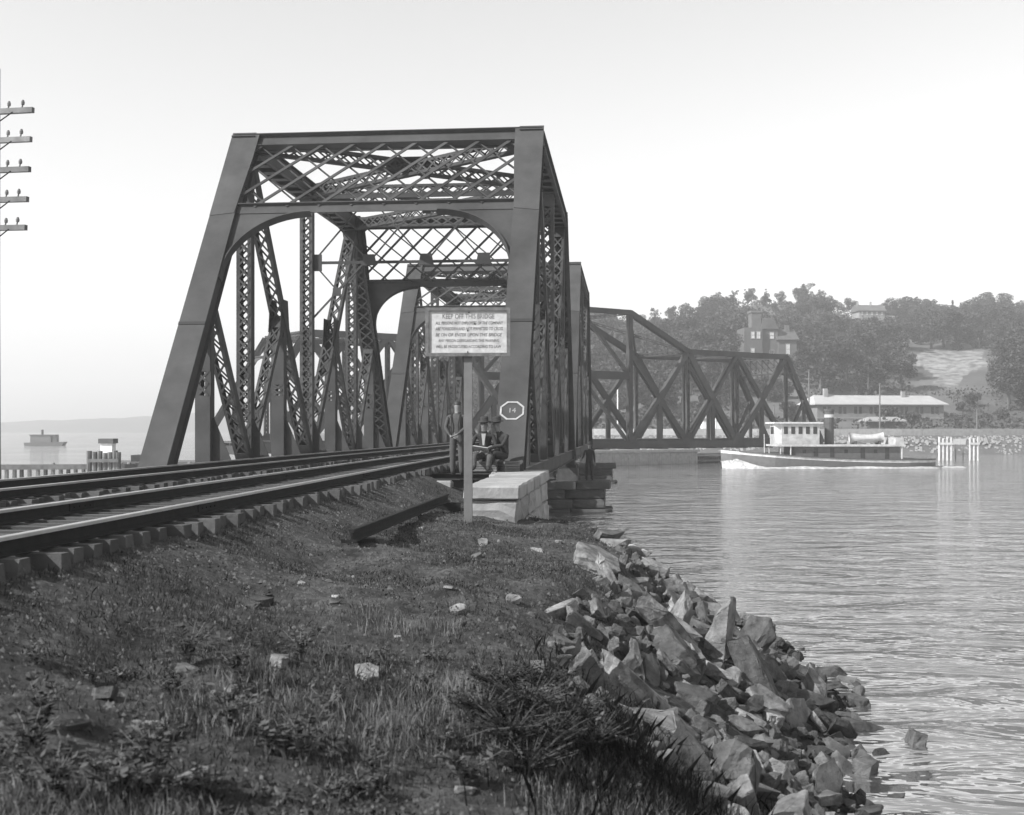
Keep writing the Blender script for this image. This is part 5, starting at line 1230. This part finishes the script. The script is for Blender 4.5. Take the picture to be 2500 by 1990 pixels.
face_bits(m1, (0, .04, 1.62), (0, 1, 0))
for k in (-1, 1):
    q = MB(); q.tube([(k * .09, -.13, 1.0), (k * .08, -.15, 1.2), (k * .11, -.12, 1.40), (k * .1, -.02, 1.47)], .014, 5); q.build('suspender', 'dark_cloth', m1)
q = MB(); q.tube([(.05 * math.cos(a), .01 + .06 * math.sin(a), 1.47) for a in np.linspace(0, 6.283, 13)], .016, 5, cap=False); q.build('collar', 'white_cloth', m1)
# seated man with hat and paper
def seated(px, zc, rz, label, upper, lower, hatm, lean=0, paper=True, pose=0):
    p = PD(px, 1148, zc); loc = Vector((p.x, p.y, 2.83)); h = .29
    J, B = skeleton((0, 0, h + .06), (0, .03 + lean * .3, h + .45), (0, .06 + lean * .5, h + .62), (0, .09 + lean * .55, h + .74))
    if pose == 0:
        leg(J, B, 'l', (-.1, .04, h + .04), (-.2, .42, h + .06), (-.16, .44, .1), (-.18, .58, .04)); leg(J, B, 'r', (.1, .04, h + .04), (.18, .42, h + .06), (.16, .46, .1), (.19, .60, .04))
        arm(J, B, 'l', (-.2, .04, h + .53), (-.29, .12, h + .27), (-.09, .34, h + .2), (.6, .5, -.2)); arm(J, B, 'r', (.2, .04, h + .53), (.29, .12, h + .27), (.1, .34, h + .22), (-.6, .5, -.2))
    else:
        leg(J, B, 'l', (-.1, .04, h + .04), (-.18, .42, h + .14), (-.05, .40, .1), (-.06, .54, .04)); leg(J, B, 'r', (.1, .04, h + .04), (.20, .44, h + .1), (.26, .5, .1), (.30, .64, .04))
        arm(J, B, 'l', (-.2, .04, h + .53), (-.26, .2, h + .3), (-.12, .42, h + .28), (.3, .6, -.3)); arm(J, B, 'r', (.2, .04, h + .53), (.33, .16, h + .32), (.22, .42, h + .26), (-.2, .6, -.3))
    o = figure('person', label, loc, rz, J, B, mats_for(1, 2), ['skin', upper, lower, 'dark_cloth'])
    hc = Vector(J['head'][0]); face_bits(o, hc + Vector((0, .005, .02)), (0, 1, 0)); hat_mesh(o, hc + Vector((0, 0, .10)), hatm, tilt=-.12)
    if upper == 'dark_cloth':
        q = MB(); q.prism([(-.05, .155 + lean * .4, h + .57), (.05, .155 + lean * .4, h + .57), (.018, .175 + lean * .3, h + .30), (-.018, .175 + lean * .3, h + .30)], (0, .02, 0)); q.build('shirt_front', 'white_cloth', o)
    if paper:
        pp = thing('newspaper', 'folded pale newspaper on the lap of the seated person in a dark suit', 'newspaper', loc, rz); q = MB(); q.beam((-.16, .44, h + .2), (.2, .42, h + .25), .22, .015, (0, .8, .4)); q.beam((-.14, .43, h + .215), (.17, .42, h + .262), .16, .012, (0, .8, .45)); q.build('sheet', 'paper', pp)
    seat = MB(); seat.box(-.3, .3, -.22, .16, 0, h - .04)
    bx_ = thing('seat_crate', 'rough wooden crate serving as a seat for the person %s' % ('in the dark suit' if paper else 'leaning on the end post'), 'crate', (loc.x, loc.y, 2.815), rz)
    for k in range(4): q = MB(); q.box(-.3, .3, -.22, .16, .01 + k * (h - .06) / 4, (k + 1) * (h - .06) / 4); q.build('slat', 'old_timber', bx_)
    return o
seated(1184, 27.3, R(176), 'person in dark suit and hat seated at the foot of the truss reading', 'dark_cloth', 'mid_cloth', 'dark_cloth')
seated(1234, 27.4, R(122), 'person in dark coat and cap seated against the bridge end post', 'dark_cloth', 'dark_cloth', 'dark_cloth', .25, False, 1)
# man on the pier
p = PD(1457, 1170, 56.2); J, B = skeleton((0, 0, .93), (0, 0, 1.30), (0, .02, 1.48), (0, .04, 1.60))
leg(J, B, 'l', (-.1, 0, .88), (-.11, .03, .48), (-.12, .0, .09), (-.13, .15, .035)); leg(J, B, 'r', (.1, 0, .88), (.12, .03, .48), (.14, .02, .09), (.17, .17, .035))
arm(J, B, 'l', (-.2, 0, 1.40), (-.26, .0, 1.10), (-.25, .1, .86), (0, .2, -1)); arm(J, B, 'r', (.2, 0, 1.40), (.3, .05, 1.12), (.42, .2, 1.0), (.5, .6, -.2))
m4 = figure('person', 'person in dark clothes standing on the stone pier, holding a fishing rod', (-1.75, 55.6, 1.385), R(200), J, B, mats_for(1, 2), ['skin', 'dark_cloth', 'dark_cloth', 'dark_cloth'])
face_bits(m4, (0, .05, 1.62), (0, 1, 0)); hat_mesh(m4, (0, .04, 1.68), 'dark_cloth', .12)
rodm = Matrix.Rotation(R(200), 4, 'Z'); q = MB(); q.tube([(.45, .26, .9), (.62, .62, 1.5), (.9, 1.2, .6)], [.012, .009, .005], 5); o = q.build('fishing_rod', 'old_timber', None, loc=(-1.75, 55.6, 1.385)); o.rotation_euler = (0, 0, R(200)); tag(o, 'thin fishing rod held by the person on the pier', 'fishing rod')

# ------------------------------------------------------------------ haze
hz_ = MB(); hz_.box(-960, 960, -80, 1600, -4, 75); ho = hz_.build('haze', None); ho['kind'] = 'stuff'
hm = bpy.data.materials.new('haze'); hm.use_nodes = True; N = hm.node_tree.nodes; N.remove(N['Principled BSDF']); pvn = N.new('ShaderNodeVolumePrincipled')
pvn.inputs['Color'].default_value = (.92, .92, .92, 1); pvn.inputs['Density'].default_value = .0009; pvn.inputs['Anisotropy'].default_value = .2
hm.node_tree.links.new(pvn.outputs[0], N['Material Output'].inputs['Volume']); ho.data.materials.append(hm)
